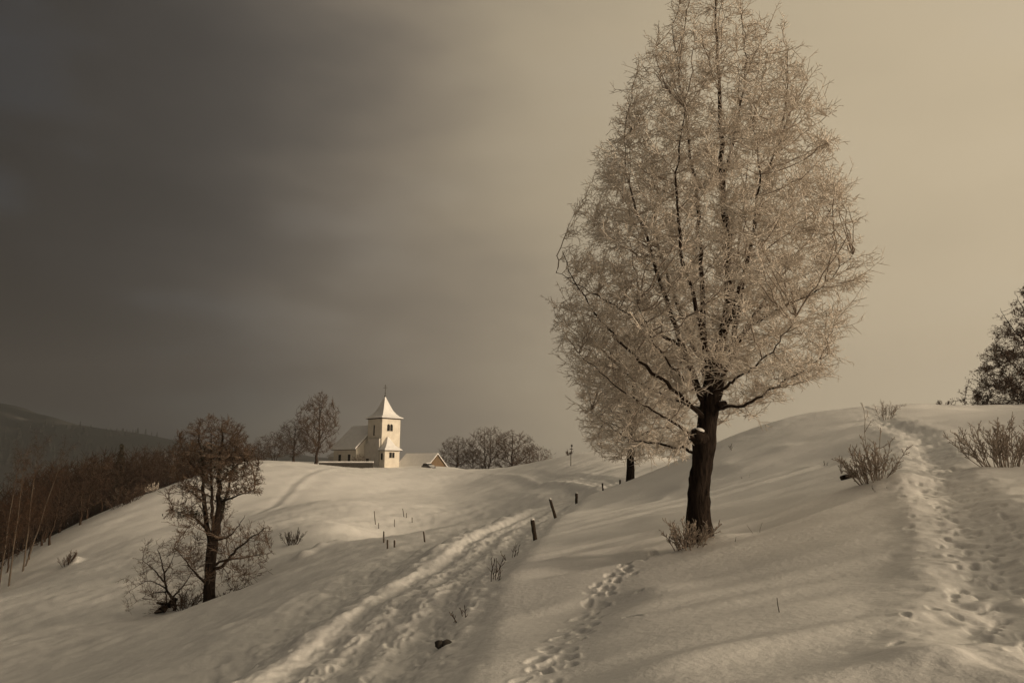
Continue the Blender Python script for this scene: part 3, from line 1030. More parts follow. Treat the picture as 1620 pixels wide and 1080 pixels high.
def tree_from(name, label, base, leaders, env, rng, mats, counts, trunk=None, trunk_r=None, rt=(0.012, 0.008, 0.006), ratios=(.34, .45, .5), trops=((0, 0, .15), (0, 0, .05), (0, 0, 0)), group=None, last='tube', cat='tree', up=.4, bend=-.1, skip=None):
    """trunk polyline + hand-placed limbs + three generations of shoots"""
    root = empty(name, base, label, cat, group)
    if trunk is not None:
        cl = Cloud()
        thick_tube(cl, trunk, trunk_r, 12, 1, 0.05)
        mesh_obj('trunk', cl.mesh('trunk', base), mats[0], root)
    P, L, R = [], [], []
    for i, (pts, r) in enumerate(leaders):
        p, ln = resample(pts, 16, ln_w(pts), rng)
        c2 = Cloud()
        thick_tube(c2, p, r * (1 - 0.86 * np.linspace(0, 1, 17) ** 0.85), 7, i, 0.05)
        mesh_obj('limb', c2.mesh('limb', base), mats[0], root)
        P.append(p); L.append(ln); R.append(r)
    P, L, R = np.stack(P), np.array(L), np.array(R)
    TA = spots_in(env, env.lo, env.hi, counts[0], rng, .7, skip)
    P1, L1 = connect(TA, pool_of(P[:, 3:]), 6, rng, up, 1.6, bend, .06)
    R1 = np.clip(rt[0] * (.6 + .35 * L1), rt[0] * .7, rt[0] * 2)
    TB = spots_in(env, env.lo, env.hi, counts[1], rng, .5, skip)
    P2, L2 = connect(TB, pool_of(P1[:, 1:], P[:, 6:]), 3, rng, up * .6, .9, bend * .6, .08, 2.6)
    R2 = np.full(len(P2), rt[1])
    P3, L3, R3 = shoots(P2, np.clip(L2, .35, .9), R2, counts[2], 0.15, 1.0, (42, 13), ratios[2], 1, trops[2], 0.15, rng, None, rt[2], 0.8)
    cl = Cloud()
    cl.add(*tubes(P1, R1, 4, .4)); cl.add(*tubes(P2, R2, 3, .5))
    cl.add(*(spikes(P3, R3, 3) if last == 'spike' else tubes(P3, R3, 3, .6)))
    print(name, sum(len(a) for a in cl.q) * 2 + sum(len(a) for a in cl.t))
    mesh_obj('crown', cl.mesh('crown', base), mats[1], root)['kind'] = 'stuff'
    return root, (P1, P2, P3)


def ln_w(pts):
    return 0.006 * float(np.linalg.norm(np.asarray(pts[-1]) - np.asarray(pts[0])))


# ---- second frosted tree behind
def second_tree():
    rng = np.random.RandomState(21)
    D = 45.0
    base = on_ground(997, D, 0.1)
    q = lambda x, y, d=0.0: pix(x, y, D + d)
    trunk, _ = resample([base + (0, 0, -.4), q(997, 745), q(998, 715), q(1000, 680), q(1000, 650)], 14, .01, rng)
    tr = 0.27 + 0.16 * np.exp(-np.linspace(0, 1, 15) / .1) - .05 * np.linspace(0, 1, 15)
    leaders = [([q(999, 690), q(1000, 640), q(1004, 570), q(1006, 480)], .20)]
    for i in range(13):
        a = i * 2.4
        y0 = 700 - 4 * i
        reach = 74 - 2 * i
        yt = 700 - 16 * i + rng.uniform(-15, 15)
        dx, dd = math.cos(a) * reach, math.sin(a) * reach / 24.0
        leaders.append(([q(999, y0), q(999 + dx * .4, y0 - (y0 - yt) * .35 - 16, dd * .4), q(999 + dx * .8, yt - 12, dd * .8), q(999 + dx, yt + 8, dd)], .11))
    env = envelope_px([(728, 955, 1015), (720, 935, 1060), (700, 918, 1090), (650, 910, 1095), (600, 912, 1090), (550, 925, 1075), (500, 955, 1050), (465, 990, 1020)], D)
    tree_from('frosted_tree', 'round rime-covered tree standing beyond the fence, behind the tall foreground tree', base, leaders, env, rng, (M['bark'], M['rime']), (190, 2700, 6), trunk, tr,
              rt=(0.020, 0.017, 0.015), ratios=(.34, .5, .55), trops=((0, 0, .05), (0, 0, -.3), (0, 0, -.5)), up=.1, bend=.12)


second_tree()


# ---- the ivy-clad tree on the left
def left_tree():
    rng = np.random.RandomState(31)
    D = 40.0
    base = on_ground(331, D, 0.1)
    s = base[2] - pix(331, 964, D)[2]
    q = lambda x, y, d=0.0: pix(x, y, D + d) + np.array([0, 0, s])
    trunk, _ = resample([base + (0, 0, -.5), q(331, 940), q(332, 900), q(335, 870), q(338, 850)], 14, .01, rng)
    tr = 0.31 + 0.2 * np.exp(-np.linspace(0, 1, 15) / .08) - .05 * np.linspace(0, 1, 15)
    leaders = [
        ([q(336, 880), q(343, 820), q(347, 770), q(350, 720), q(352, 675)], .24),
        ([q(333, 860), q(324, 820), q(322, 770), q(318, 720), q(312, 680)], .17),
        ([q(337, 850), q(336, 800, -.4), q(333, 750, -.7), q(334, 690, -.9)], .13),
        ([q(338, 870, .2), q(360, 780, .7), q(372, 720, 1), q(378, 685, 1)], .13),
        ([q(337, 905), q(352, 900, -.3), q(380, 868, -.8), q(420, 840, -1.2)], .12),
        ([q(337, 900), q(360, 890, .5), q(395, 885, 1.0), q(428, 878, 1.3)], .09),
        ([q(330, 930), q(310, 912, -.3), q(292, 890, -.7), q(275, 870, -.8)], .08),
        ([q(326, 840), q(305, 822, -.2), q(285, 815, -.4), q(270, 812, -.5)], .09),
        ([q(323, 800), q(305, 785, .3), q(292, 775, .4)], .08),
        ([q(345, 800), q(372, 790, -.4), q(402, 780, -.8)], .09),
        ([q(345, 770), q(370, 745, .4), q(398, 722, .7)], .10),
        ([q(340, 860), q(365, 850, -.6), q(388, 820, -1.0)], .08),
        ([q(321, 760), q(300, 735, -.3), q(285, 705, -.5)], .09),
    ]
    env = envelope_px([(935, 300, 390), (920, 270, 415), (880, 262, 430), (840, 262, 430), (800, 265, 415), (740, 268, 410), (700, 272, 402), (675, 285, 388), (660, 310, 372), (652, 330, 350)], D)
    def gaps(p):
        X = 810 + p[:, 0] / D * F
        Y = np.interp(p[:, 2] - s, [pix(331, 1000, D)[2], pix(331, 600, D)[2]], [1000, 600])
        return ((X < 312) & (Y > 832) & (Y < 868)) | ((X > 362) & (Y > 792) & (Y < 838)) | ((X < 300) & (Y > 790) & (Y < 803)) | ((Y > 838) & (X > 348) & (rng.rand(len(p)) < .72)) | ((Y > 866) & (X < 318) & (rng.rand(len(p)) < .75)) | ((Y > 905) & (np.abs(X - 334) < 30)) | ((Y > 780) & (np.abs(X - 334) < 26) & (rng.rand(len(p)) < .6))
    root, (P1, P2, P3) = tree_from('ivy_tree', 'dark ivy-clad bare tree alone on the lower left slope', base, leaders, env, rng, (M['bark'], M['left_twig']), (190, 2000, 6), trunk, tr,
                                   rt=(0.020, 0.014, 0.012), skip=gaps, ratios=(.30, .45, .5), trops=((0, 0, .2), (0, 0, .12), (0, 0, .1)))
    # ivy: dark leaves in clumps on the stems
    for (x, y, rx, ry, n) in [(300, 818, 26, 8, 620), (297, 778, 15, 8, 300), (345, 750, 18, 26, 700), (325, 735, 14, 22, 420), (372, 748, 18, 10, 300), (350, 805, 10, 20, 300), (392, 735, 11, 7, 150)]:
        c = q(x, y)
        k = 40.0 / F
        p = c + rng.randn(n, 3) * np.array([rx, rx * .6, ry]) * k * 0.5
        V, f = leaf_cards(np.stack([p, p + rng.randn(n, 3) * .05], 1), 1, 0.055, rng, .05)
        cl = Cloud(); cl.add(V, f)
        mesh_obj('ivy_clump', cl.mesh('ivy_clump', base, False), M['ivy'], root)['kind'] = 'stuff'


left_tree()


def leaning_tree():
    rng = np.random.RandomState(41)
    D = 41.0
    base = on_ground(268, D, 0.1)
    s = base[2] - pix(268, 962, D)[2]
    q = lambda x, y, d=0.0: pix(x, y, D + d) + np.array([0, 0, s])
    leaders = [
        ([base + (0, 0, -.3), q(279, 950), q(270, 935), q(262, 915), q(258, 885), q(250, 862)], .11),
        ([base + (-.3, 0, -.2), q(264, 945), q(263, 930), q(262, 915)], .08),
        ([q(265, 925), q(250, 915, -.3), q(232, 912, -.6), q(208, 925, -.8)], .05),
        ([q(262, 915), q(245, 895, .2), q(228, 880, .4), q(215, 876, .5)], .05),
        ([q(272, 938), q(285, 925, .3), q(300, 905, .5), q(310, 880, .6)], .06),
        ([q(260, 900), q(270, 885, -.3), q(278, 865, -.4)], .05),
        ([q(266, 928), q(245, 930, .4), q(222, 940, .6)], .045),
    ]
    env = envelope_px([(962, 200, 300), (945, 200, 320), (910, 200, 322), (880, 205, 320), (858, 225, 300), (845, 240, 280)], D)
    tree_from('small_bare_tree', 'small bare spreading tree leaning left beside the ivy-clad tree', base, leaders, env, rng, (M['bark'], M['left_twig']), (60, 330, 5), None, None,
              rt=(0.013, 0.009, 0.008), ratios=(.36, .5, .5), trops=((0, 0, .05), (0, 0, .0), (0, 0, 0)))


leaning_tree()


# ---- generic bare trees for the distance: built once at unit scale in metres, then copied
def bare_tree_mesh(seed, H, width, n_lead, counts, rt, upright=0.5, stems=1, slim=False):
    """returns trunk mesh, crown mesh about the origin"""
    rng = np.random.RandomState(seed)
    cl, leaders = Cloud(), []
    for k in range(stems):
        ox = 0 if stems == 1 else (k - (stems - 1) / 2) * H * 0.05
        lean = rng.uniform(-.05, .05) * H if stems == 1 else ox * 2.0
        th = H * rng.uniform(.25, .33)
        tr, _ = resample([(ox, 0, -.6), (ox + lean * .3, 0, th * .5), (ox + lean, 0, th), (ox + lean * 1.2, 0, H * .6), (ox + lean * 1.3 + rng.uniform(-.2, .2), 0, H * .95)], 18, H * .006, rng)
        r = H * (.013 if slim else .022) / math.sqrt(stems)
        thick_tube(cl, tr, r * (1.25 * np.exp(-np.linspace(0, 1, 19) / .08) * .5 + 1 - .9 * np.linspace(0, 1, 19)), 4 if slim else 8, seed, .05)
        leaders.append((tr, r))
        for i in range(n_lead):
            a = i * 2.4 + rng.uniform(0, .6)
            t0 = .24 + .5 * i / n_lead
            p0 = tr[int(t0 * 18)]
            reach = width * .5 * rng.uniform(.65, 1.0)
            rise = H * (upright * rng.uniform(.7, 1.1)) * (1 - t0 * .6)
            d = np.array((math.cos(a), math.sin(a), 0))
            pts = [p0, p0 + d * reach * .35 + (0, 0, rise * .35), p0 + d * reach * .75 + (0, 0, rise * .75), p0 + d * reach + (0, 0, rise)]
            p, _ = resample(pts, 18, H * .006, rng)
            rr = r * .5 * (1 - t0 * .5)
            thick_tube(cl, p, rr * (1 - .85 * np.linspace(0, 1, 19)), 3 if slim else 6, seed + i, .05)
            leaders.append((p, rr))
    zz = np.array([.12, .25, .45, .65, .82, .95, 1.02]) * H
    hw = np.array([.35, .75, 1.0, .98, .78, .42, .05]) * width / 2

    def env(p):
        h = np.interp(p[..., 2], zz, hw)
        return np.where((p[..., 2] > zz[-1]) | (p[..., 2] < zz[0] * .6), 3, np.hypot(p[..., 0], p[..., 1]) / h)
    P = np.stack([l[0] for l in leaders]); R = np.array([l[1] for l in leaders])
    L = np.linalg.norm(P[:, -1] - P[:, 0], axis=1)
    lo, hi = np.array([-width / 2, -width / 2, zz[0]]), np.array([width / 2, width / 2, zz[-1]])
    P1, L1 = connect(spots_in(env, lo, hi, counts[0], rng, .7), pool_of(P[:, 4:]), 2 if slim else 5, rng, .7, 1.6, -.12, .05)
    R1 = np.full(len(P1), rt[0])
    P2, L2 = connect(spots_in(env, lo, hi, counts[1], rng, .5), pool_of(P1[:, 1:], P[:, 8:]), 1 if slim else 2, rng, .6, 1.0, -.08, .06, H * .25)
    R2 = np.full(len(P2), rt[1])
    c2 = Cloud()
    c2.add(*tubes(P1, R1, 3, .5)); c2.add(*tubes(P2, R2, 3, .5))
    if counts[2]:
        P3, L3, R3 = shoots(P2, np.clip(L2, H * .04, H * .1), R2, counts[2], 0.15, 1.0, (38, 12), .6, 1, (0, 0, .25), .15, rng, None, rt[2], .7)
        c2.add(*spikes(P3, R3, 3))
    print('bare tree', seed, sum(len(a) for a in c2.q) * 2 + sum(len(a) for a in c2.t))
    return cl.mesh('trunk', (0, 0, 0)), c2.mesh('crown', (0, 0, 0))


VAR = [bare_tree_mesh(51, 12, 8.5, 8, (100, 900, 6), (.045, .030, .026)),
       bare_tree_mesh(52, 12, 10.5, 7, (100, 900, 6), (.045, .030, .026), .5, 2),
       bare_tree_mesh(53, 12, 9.5, 9, (100, 900, 6), (.045, .030, .026), .42),
       bare_tree_mesh(54, 6, 8.5, 7, (80, 700, 6), (.03, .022, .020), .62, 3)]


def place_tree(name, label, cat, group, var, px, D, height, rz, mats=('far_bark', 'far_twig'), wide=1.0, loc=None):
    base = on_ground(px, D, 0.12) if loc is None else np.asarray(loc)
    H0 = 6 if var == 3 else 12
    k = height / H0
    root = empty(name, base, label, cat, group, rz)
    root.scale = (k * wide, k * wide, k)
    for nm, me, mt in zip(('trunk', 'crown'), VAR[var], mats):
        o = bpy.data.objects.new(nm, me)
        if len(me.materials) == 0: me.materials.append(M[mt])
        link(o, root)
        o.material_slots[0].link = 'OBJECT'
        o.material_slots[0].material = M[mt]
        if nm == 'crown': o['kind'] = 'stuff'
    return root


CH = 'bare trees around the church'
place_tree('bare_tree', 'tallest bare tree immediately left of the church', 'tree', CH, 0, 500, 147, 16.0, 0.3, ('far_bark', 'left_twig'), wide=.84)
place_tree('bare_tree', 'shorter bare tree at left foot of the tallest churchyard tree', 'tree', CH, 2, 464, 147, 9.5, 1.9, wide=1.15)
place_tree('bare_bush', 'pale fan-shaped bush on the ridge left of the churchyard trees', 'bush', CH, 3, 434, 146, 6.4, 0.2, wide=1.0)
place_tree('bare_bush', 'low bush in front of the church nave wall', 'bush', CH, 3, 567, 147, 3.2, 2.2, wide=.7)
GR = 'bare trees right of the barn'
place_tree('bare_tree', 'leftmost low bare tree next to the barn gable', 'tree', GR, 2, 722, 172, 9.0, 1.0, wide=1.35)
place_tree('bare_tree', 'tall bare tree in the middle of the group right of the barn', 'tree', GR, 1, 771, 170, 12.5, 2.4, wide=1.0)
place_tree('bare_tree', 'broadest bare tree of the group right of the barn', 'tree', GR, 0, 812, 170, 12.3, 4.0, wide=1.35)
place_tree('bare_bush', 'low rounded bush right end of the bare tree group by the snowy hill', 'bush', GR, 3, 845, 165, 8.4, 0.6, wide=.95)
place_tree('bare_bush', 'low bush filling the gap between the barn and the tall bare trees', 'bush', GR, 3, 748, 172, 6.5, 1.6, wide=1.0)


# ---- dark wood beyond the ridge: a mass
def wood():
    rng = np.random.RandomState(61)
    tm, cm = bare_tree_mesh(62, 12, 7.5, 4, (30, 290, 0), (.045, .045, .02), .55, 1, True)

    def arr(me):
        v = np.empty(len(me.vertices) * 3, np.float32); me.vertices.foreach_get('co', v)
        pv = [tuple(p.vertices) for p in me.polygons]
        q = np.array([p for p in pv if len(p) == 4], int).reshape(-1, 4); t = np.array([p for p in pv if len(p) == 3], int).reshape(-1, 3)
        return v.reshape(-1, 3), q, t
    parts = [arr(tm), arr(cm)]
    cl = Cloud()
    spots = []
    tries = 0
    while len(spots) < 130 and tries < 6000:
        tries += 1
        px = rng.uniform(-120, 420)
        ridge_D = np.interp(px, [-100, 0, 100, 200, 300, 400], [60, 72, 90, 108, 122, 142])
        ridge_y = np.interp(px, [-100, 0, 100, 200, 300, 400], [1010, 942, 857, 792, 753, 726])
        D = ridge_D + 6 + rng.rand() ** 1.5 * 75
        g = on_ground(px, D)
        # treetops reach the line seen above the ridge
        line = np.interp(px, [-100, 0, 60, 130, 180, 280, 340, 400], [765, 755, 722, 706, 698, 686, 688, 692])
        top = pix(px, line + rng.uniform(-3, 36), D)[2]
        h = top - g[2]
        if not 5 < h < 27: continue
        if any((g[0] - s[0]) ** 2 + (g[1] - s[1]) ** 2 < 7 for s in spots): continue
        spots.append((g[0], g[1], g[2], h))
    print('wood trees', len(spots))
    for (x, y, z, h) in spots:
        a = rng.uniform(0, 6.28); k = h / 12; kw = k * rng.uniform(.8, 1.2) * (.75 if h > 16 else 1)
        Rm = np.array([[math.cos(a) * kw, -math.sin(a) * kw, 0], [math.sin(a) * kw, math.cos(a) * kw, 0], [0, 0, k]])
        for v, q, t in parts:
            n0 = cl.n
            V = v @ Rm.T + np.array([x, y, z])
            cl.V.append(V); cl.n += len(V)
            if len(q): cl.q.append(q + n0)
            if len(t): cl.t.append(t + n0)
    o = mesh_obj('wood', cl.mesh('wood', (0, 0, 0)), M['wood_twig'])
    tag(o, 'dark brown leafless wood filling the valley beyond the snowy ridge', 'wood', kind='stuff')


wood()


# birches at the left edge, in front of the wood
def birch_mesh(seed, H):
    rng = np.random.RandomState(seed)
    cl = Cloud()
    tr, _ = resample([(0, 0, -.5), (.05, 0, H * .3), (-.08, .05, H * .6), (.1, 0, H)], 16, .02, rng)
    thick_tube(cl, tr, .10 * (1.1 - np.linspace(0, 1, 17)), 8, seed, .04)
    P1, L1, R1 = shoots(tr[None], np.array([H]), np.array([.09]), 34, .3, 1.0, (35, 10), .24, 5, (0, 0, -.1), .2, rng, None, .012, .4)
    P2, L2, R2 = shoots(P1, L1, R1, 10, .1, 1.0, (40, 12), .5, 3, (0, 0, -.5), .2, rng, None, .009, .5)
    P3, L3, R3 = shoots(P2, L2, R2, 5, .1, 1.0, (35, 12), .6, 1, (0, 0, -.6), .2, rng, None, .008, .8)
    c2 = Cloud(); c2.add(*tubes(P1, R1, 3, .4)); c2.add(*tubes(P2, R2, 3, .5)); c2.add(*spikes(P3, R3, 3))
    return cl.mesh('trunk', (0, 0, 0)), c2.mesh('crown', (0, 0, 0))


BIR = birch_mesh(71, 12)
for px, D, h, rz, tilt, lab in [(36, 82, 14.5, .2, 0.0, 'slender pale-trunked birch, rightmost upright one on the left edge of the ridge'),
                                (40, 84, 14.0, 2.0, 0.22, 'slender birch leaning right out of the left-edge clump'),
                                (14, 76, 13.5, 3.1, 0.0, 'slender pale-trunked birch, middle one at the left edge of the picture'),
                                (-4, 74, 14.0, 4.4, 0.03, 'slender birch cut by the left edge of the picture')]:
    b = on_ground(px, D, .1)
    root = empty('birch', b, lab, 'tree', 'birches at the left edge')
    root.rotation_euler = (0, tilt, 0) if tilt else (0, 0, rz)
    root.scale = (h / 12 * .75, h / 12 * .75, h / 12)
    for nm, me, mt in zip(('trunk', 'crown'), BIR, ('birch', 'birch_twig')):
        o = mesh_obj(nm, me, M[mt], root)
        if nm == 'crown': o['kind'] = 'stuff'


# a dark conifer standing above the wood
def conifer(px, D, topy, label):
    rng = np.random.RandomState(81)
    b = on_ground(px, D, .2)
    H = pix(px, topy, D)[2] - b[2]
    root = empty('spruce', b, label, 'tree')
    MB().tube([(0, 0, 0), (0, 0, H * .5), (0, 0, H)], [.3, .18, .03], 8).build('trunk', M['bark'], root, True)
    n = 420
    t = rng.rand(n) ** .8
    z = H * (.12 + .87 * t)
    r = (1 - t) * H * .17 + .15
    a = rng.rand(n) * 6.283
    d = np.stack([np.cos(a), np.sin(a), np.full(n, -.25)], -1)
    p = np.stack([np.zeros(n), np.zeros(n), z], -1)
    P = grow(p, d, r, 3, (0, 0, -.25), .08, rng)
    V, f = leaf_cards(P, 14, .20, rng, .09)
    cl = Cloud(); cl.add(V, f); cl.add(*tubes(P, np.full(n, .03), 3, .3))
    mesh_obj('crown', cl.mesh('crown', (0, 0, 0), False), M['ivy'], root)['kind'] = 'stuff'


conifer(181, 128, 702, 'dark pointed spruce rising from the brown wood at left')


# ---- brown-leaved tree at the right edge
def beech():
    rng = np.random.RandomState(91)
    D = 39.0
    base = on_ground(1655, D, .1)
    s = base[2] - pix(1655, 645, D)[2]
    q = lambda x, y, d=0.0: pix(x, y, D + d) + np.array([0, 0, s * 0])
    trunk, _ = resample([base + (0, 0, -.4), q(1655, 625), q(1656, 600), q(1655, 560)], 12, .01, rng)
    tr = .2 + .12 * np.exp(-np.linspace(0, 1, 13) / .1) - .04 * np.linspace(0, 1, 13)
    leaders = [([q(1655, 580), q(1657, 530), q(1654, 480), q(1655, 440)], .14)]
    for i in range(18):
        a = i * 2.4 + 2.6
        y0 = 646 - 10 * i
        reach = np.interp(y0, [470, 540, 640], [44, 80, 110])
        dx, dd = math.cos(a) * reach, math.sin(a) * reach / 27.7
        leaders.append(([q(1655, y0), q(1655 + dx * .35, y0 - 22, dd * .35), q(1655 + dx * .65, y0 - min(50, (y0 - 450) * .6), dd * .65), q(1655 + dx * .85, y0 - min(78, (y0 - 450) * .85), dd * .85)], .06))
    env = envelope_px([(656, 1562, 1760), (640, 1548, 1760), (620, 1544, 1765), (585, 1552, 1760), (550, 1570, 1745), (520, 1586, 1730), (490, 1600, 1715), (462, 1608, 1705), (440, 1630, 1690), (425, 1650, 1670)], D)
    root, (P1, P2, P3) = tree_from('brown_leaved_tree', 'dense tree with withered brown leaves cut by the right edge', base, leaders, env, rng, (M['bark'], M['far_twig']), (150, 1900, 5), trunk, tr,
                                   rt=(.014, .011, .009), ratios=(.34, .45, .5))
    V, f = leaf_cards(P2, 8, .055, rng, .06)
    cl = Cloud(); cl.add(V, f); cl.add(*leaf_cards(P3, 3, .05, rng, .05))
    mesh_obj('withered_leaves', cl.mesh('withered_leaves', base, False), M['dry_leaf'], root)['kind'] = 'stuff'


beech()


# ------------------------------------------------------------------ frosted bushes and stalks
def bush(name, label, base, n, height, width, seed, mats=('bush_stem', 'bush_stem'), r=0.011, group=None, cat='bush', kids=10, lean=(0, 0), gen2=3):
    rng = np.random.RandomState(seed)
    base = np.asarray(base)
    root = empty(name, base, label, cat, group)
    a = rng.rand(n) * 6.283
    o = np.sqrt(rng.rand(n))
    start = np.stack([np.cos(a) * o * width * .22, np.sin(a) * o * width * .22, np.full(n, -.08)], -1)
    for i in range(n):
        start[i, 2] += gz(base[0] + start[i, 0], base[1] + start[i, 1]) - base[2]
    d = np.stack([np.cos(a) * o * width * .5 / height + lean[0] + .12 * rng.randn(n), np.sin(a) * o * width * .5 / height + lean[1], np.ones(n)], -1)
    L = height * (.6 + .5 * rng.rand(n)) * (1 - .15 * o)
    P = grow(start, d, L, 6, (0, 0, .1), .26, rng)
    cl = Cloud(); cl.add(*tubes(P, np.full(n, r), 5, .55))
    mesh_obj('stems', cl.mesh('stems', (0, 0, 0)), M[mats[0]], root)['kind'] = 'stuff'
    if kids:
        P1, L1, R1 = shoots(P, L, np.full(n, r), kids, .25, 1.0, (40, 12), .26, 2, (0, 0, .25), .15, rng, None, r * .8, .9)
        cl = Cloud(); cl.add(*tubes(P1, R1, 4, .7))
        if gen2:
            P2, L2, R2 = shoots(P1, L1, R1, gen2, .2, 1.0, (45, 14), .45, 1, (0, 0, .2), .15, rng, None, r * .6, .9)
            cl.add(*tubes(P2, R2, 3, .7))
        mesh_obj('twigs', cl.mesh('twigs', (0, 0, 0)), M[mats[1]], root)['kind'] = 'stuff'
    return root


FB = 'frosted bushes on the near slope'
bush('frosted_bush', 'frosted thorny bush growing at the foot of the tall foreground tree', on_ground(1090, 13.4), 34, .66, 1.05, 101, group=FB, r=.010)
bush('frosted_bush', 'frosted upright bush left of the trodden footpath', hit(1382, 760), 34, 0.98, 1.25, 102, group=FB, r=.010)
bush('frosted_bush', 'wide frosted bush near the right edge, right of the footpath', hit(1592, 738), 46, 1.25, 1.9, 103, group=FB, r=.010)
bush('frosted_stalk', 'single tall frosted stalk rising out of the bush left of the footpath', hit(1383, 762), 2, 1.75, .3, 104, r=.009, cat='shrub', group=FB, kids=6)
bush('frosted_bush', 'tiny shrub on the skyline of the right hill', on_ground(1494, 37), 16, .42, 1.3, 105, ('limb', 'far_twig'), group=FB, r=.012)
bush('frosted_bush', 'pale twiggy shrub beside the upper bend of the footpath', on_ground(1400, 30), 12, 1.0, 1.3, 106, group=FB, r=.009)
for i, (px, py, n, h, w, r, lab) in enumerate([
        (1333, 748, 3, .50, .2, .008, 'short frosted sprig just left of the footpath bush'),
        (1306, 738, 3, .35, .3, .007, 'tiny frosted sprig farthest left of the footpath bush'),
        (1522, 693, 3, .55, .3, .008, 'thin sprig left of the wide right-hand bush'),
        (1158, 712, 3, .5, .5, .010, 'small crooked sprig on the slope right of the tall trunk'),
        (1180, 755, 3, .22, .9, .010, 'low twig lying on the slope right of the tall trunk'),
        (1200, 843, 2, .36, .4, .005, 'thin bare stalk slanting out of the snow right of the tall tree'),
        (1160, 858, 2, .22, .3, .005, 'short stalk nearest to the tall trunk on its right'),
        (1238, 968, 1, .26, .5, .006, 'lone slanting straw in the foreground snow'),
        (780, 918, 6, .55, .7, .009, 'bare frosted sprig on the right edge of the road below the fence'),
        (733, 978, 4, .34, .4, .008, 'forked sprig on the road edge above the dark stones'),
        (811, 882, 6, .45, .6, .008, 'row of thin twigs on the road edge left of the nearest fence post'),
        (1386, 775, 3, .25, .5, .006, 'short stalk in front of the footpath bush')]):
    c = hit(px, py)
    bush('dry_sprig', lab, c, n, h, w, 120 + i, ('limb', 'limb'), r=r, cat='twig', group='stalks poking out of the snow', kids=4 if n > 2 else 0, gen2=0)
bush('dry_shrub', 'dark little shrub with a lump of snow on the left slope', hit(107, 893), 22, 1.5, 1.9, 140, ('far_bark', 'far_twig'), r=.02)
bush('dry_shrub', 'brown shrub at the left end of the snow heaps in the bowl', hit(462, 862), 22, 1.4, 1.6, 141, ('far_bark', 'far_twig'), r=.016)
bush('dry_shrub', 'low dark shrub between the small leaning tree and the ivy-clad tree', on_ground(294, 41), 26, 1.3, 2.2, 142, ('far_bark', 'left_twig'), r=.014)
bush('dry_shrub', 'tiny shrub right of the ivy-clad trunk foot', on_ground(352, 40), 12, .6, .9, 143, ('far_bark', 'left_twig'), r=.012)
bush('dry_shrub', 'pale ragged shrub on the ridge edge in front of the wood', on_ground(208, 107), 30, 3.0, 4.5, 144, ('far_bark', 'far_twig'), r=.03)
bush('dry_shrub', 'frosted shrub lower along the ridge edge before the wood', on_ground(190, 106), 26, 2.2, 4.5, 145, ('far_bark', 'far_twig'), r=.03)
bush('dry_shrub', 'small white-tipped shrub on the ridge crest left of the ivy-clad tree', on_ground(240, 112), 14, 1.6, 2.4, 146, ('far_bark', 'rime'), r=.028)
bush('dry_shrub', 'brown tuft on the skyline of the small far hill', on_ground(899, 126), 22, 1.2, 1.7, 147, ('far_bark', 'far_twig'), r=.02)
bush('dry_shrub', 'small shrub on the near crest right of the second frosted tree', on_ground(1031, 46), 8, .7, .7, 148, ('limb', 'rime'), r=.012)


# dark stones and the log
def rocks():
    c = hit(700, 1022)
    root = empty('dark_stones', c, 'pair of dark stones poking out of the snow in front of the road', 'stones')
    for dx, s, sd in [(-.045, .065, 1), (.055, .075, 2)]:
        MB().ball((dx, 0, .015), s, s * .9, s * .8, 9, 6, .22, sd).build('stone', M['stone'], root, True)
    c = hit(1338, 758)
    root = empty('fallen_branch', c, 'dark fallen branch at the left foot of the footpath bush', 'branch')
    MB().tube([(-.12, 0, .02), (.05, 0, .07), (.25, .05, .09), (.5, .1, .05)], [.06, .07, .05, .03], 8).build('wood', M['bark'], root, True)
    c = hit(262, 968)
    root = empty('rotten_stump', c, 'dark rotten stump at the foot of the small leaning tree', 'stump')
    MB().tube([(-.5, 0, -.1), (-.1, 0, .25), (.3, 0, .5), (.5, .1, .75)], [.2, .22, .2, .12], 9).build('log', M['bark'], root, True)
    MB().tube([(-.6, .1, .5), (-.1, .05, .42), (.25, .1, .3)], [.06, .12, .12], 8).build('broken_limb', M['bark'], root, True)


rocks()


# ------------------------------------------------------------------ posts
def post(name, label, px, D, py_top, r, tilt_px, mat, group, seed):
    """round weathered post: pixel column of its foot, distance, pixel row of its top"""
    rng = random.Random(seed)
    b = on_ground(px, D)
    top = pix(px + tilt_px, py_top, D)
    hgt = max(top[2] - b[2], .3)
    dx = top[0] - b[0]
    root = empty(name, b, label, 'post', group)
    pts, rad = [], []
    for k in range(7):
        t = -.12 + 1.12 * k / 6
        pts.append((dx * t + rng.uniform(-.1, .1) * r, rng.uniform(-.1, .1) * r, hgt * t)); rad.append(r * rng.uniform(.9, 1.08) * (1.05 - .1 * t))
    MB().tube(pts, rad, 9).build('shaft', mat, root)
    MB().ball((dx, 0, hgt + r * .15), r * 1.08, r * 1.08, r * .5, 9, 5, .1, seed).build('snow_cap', M['roof_snow'], root, True)
    return root


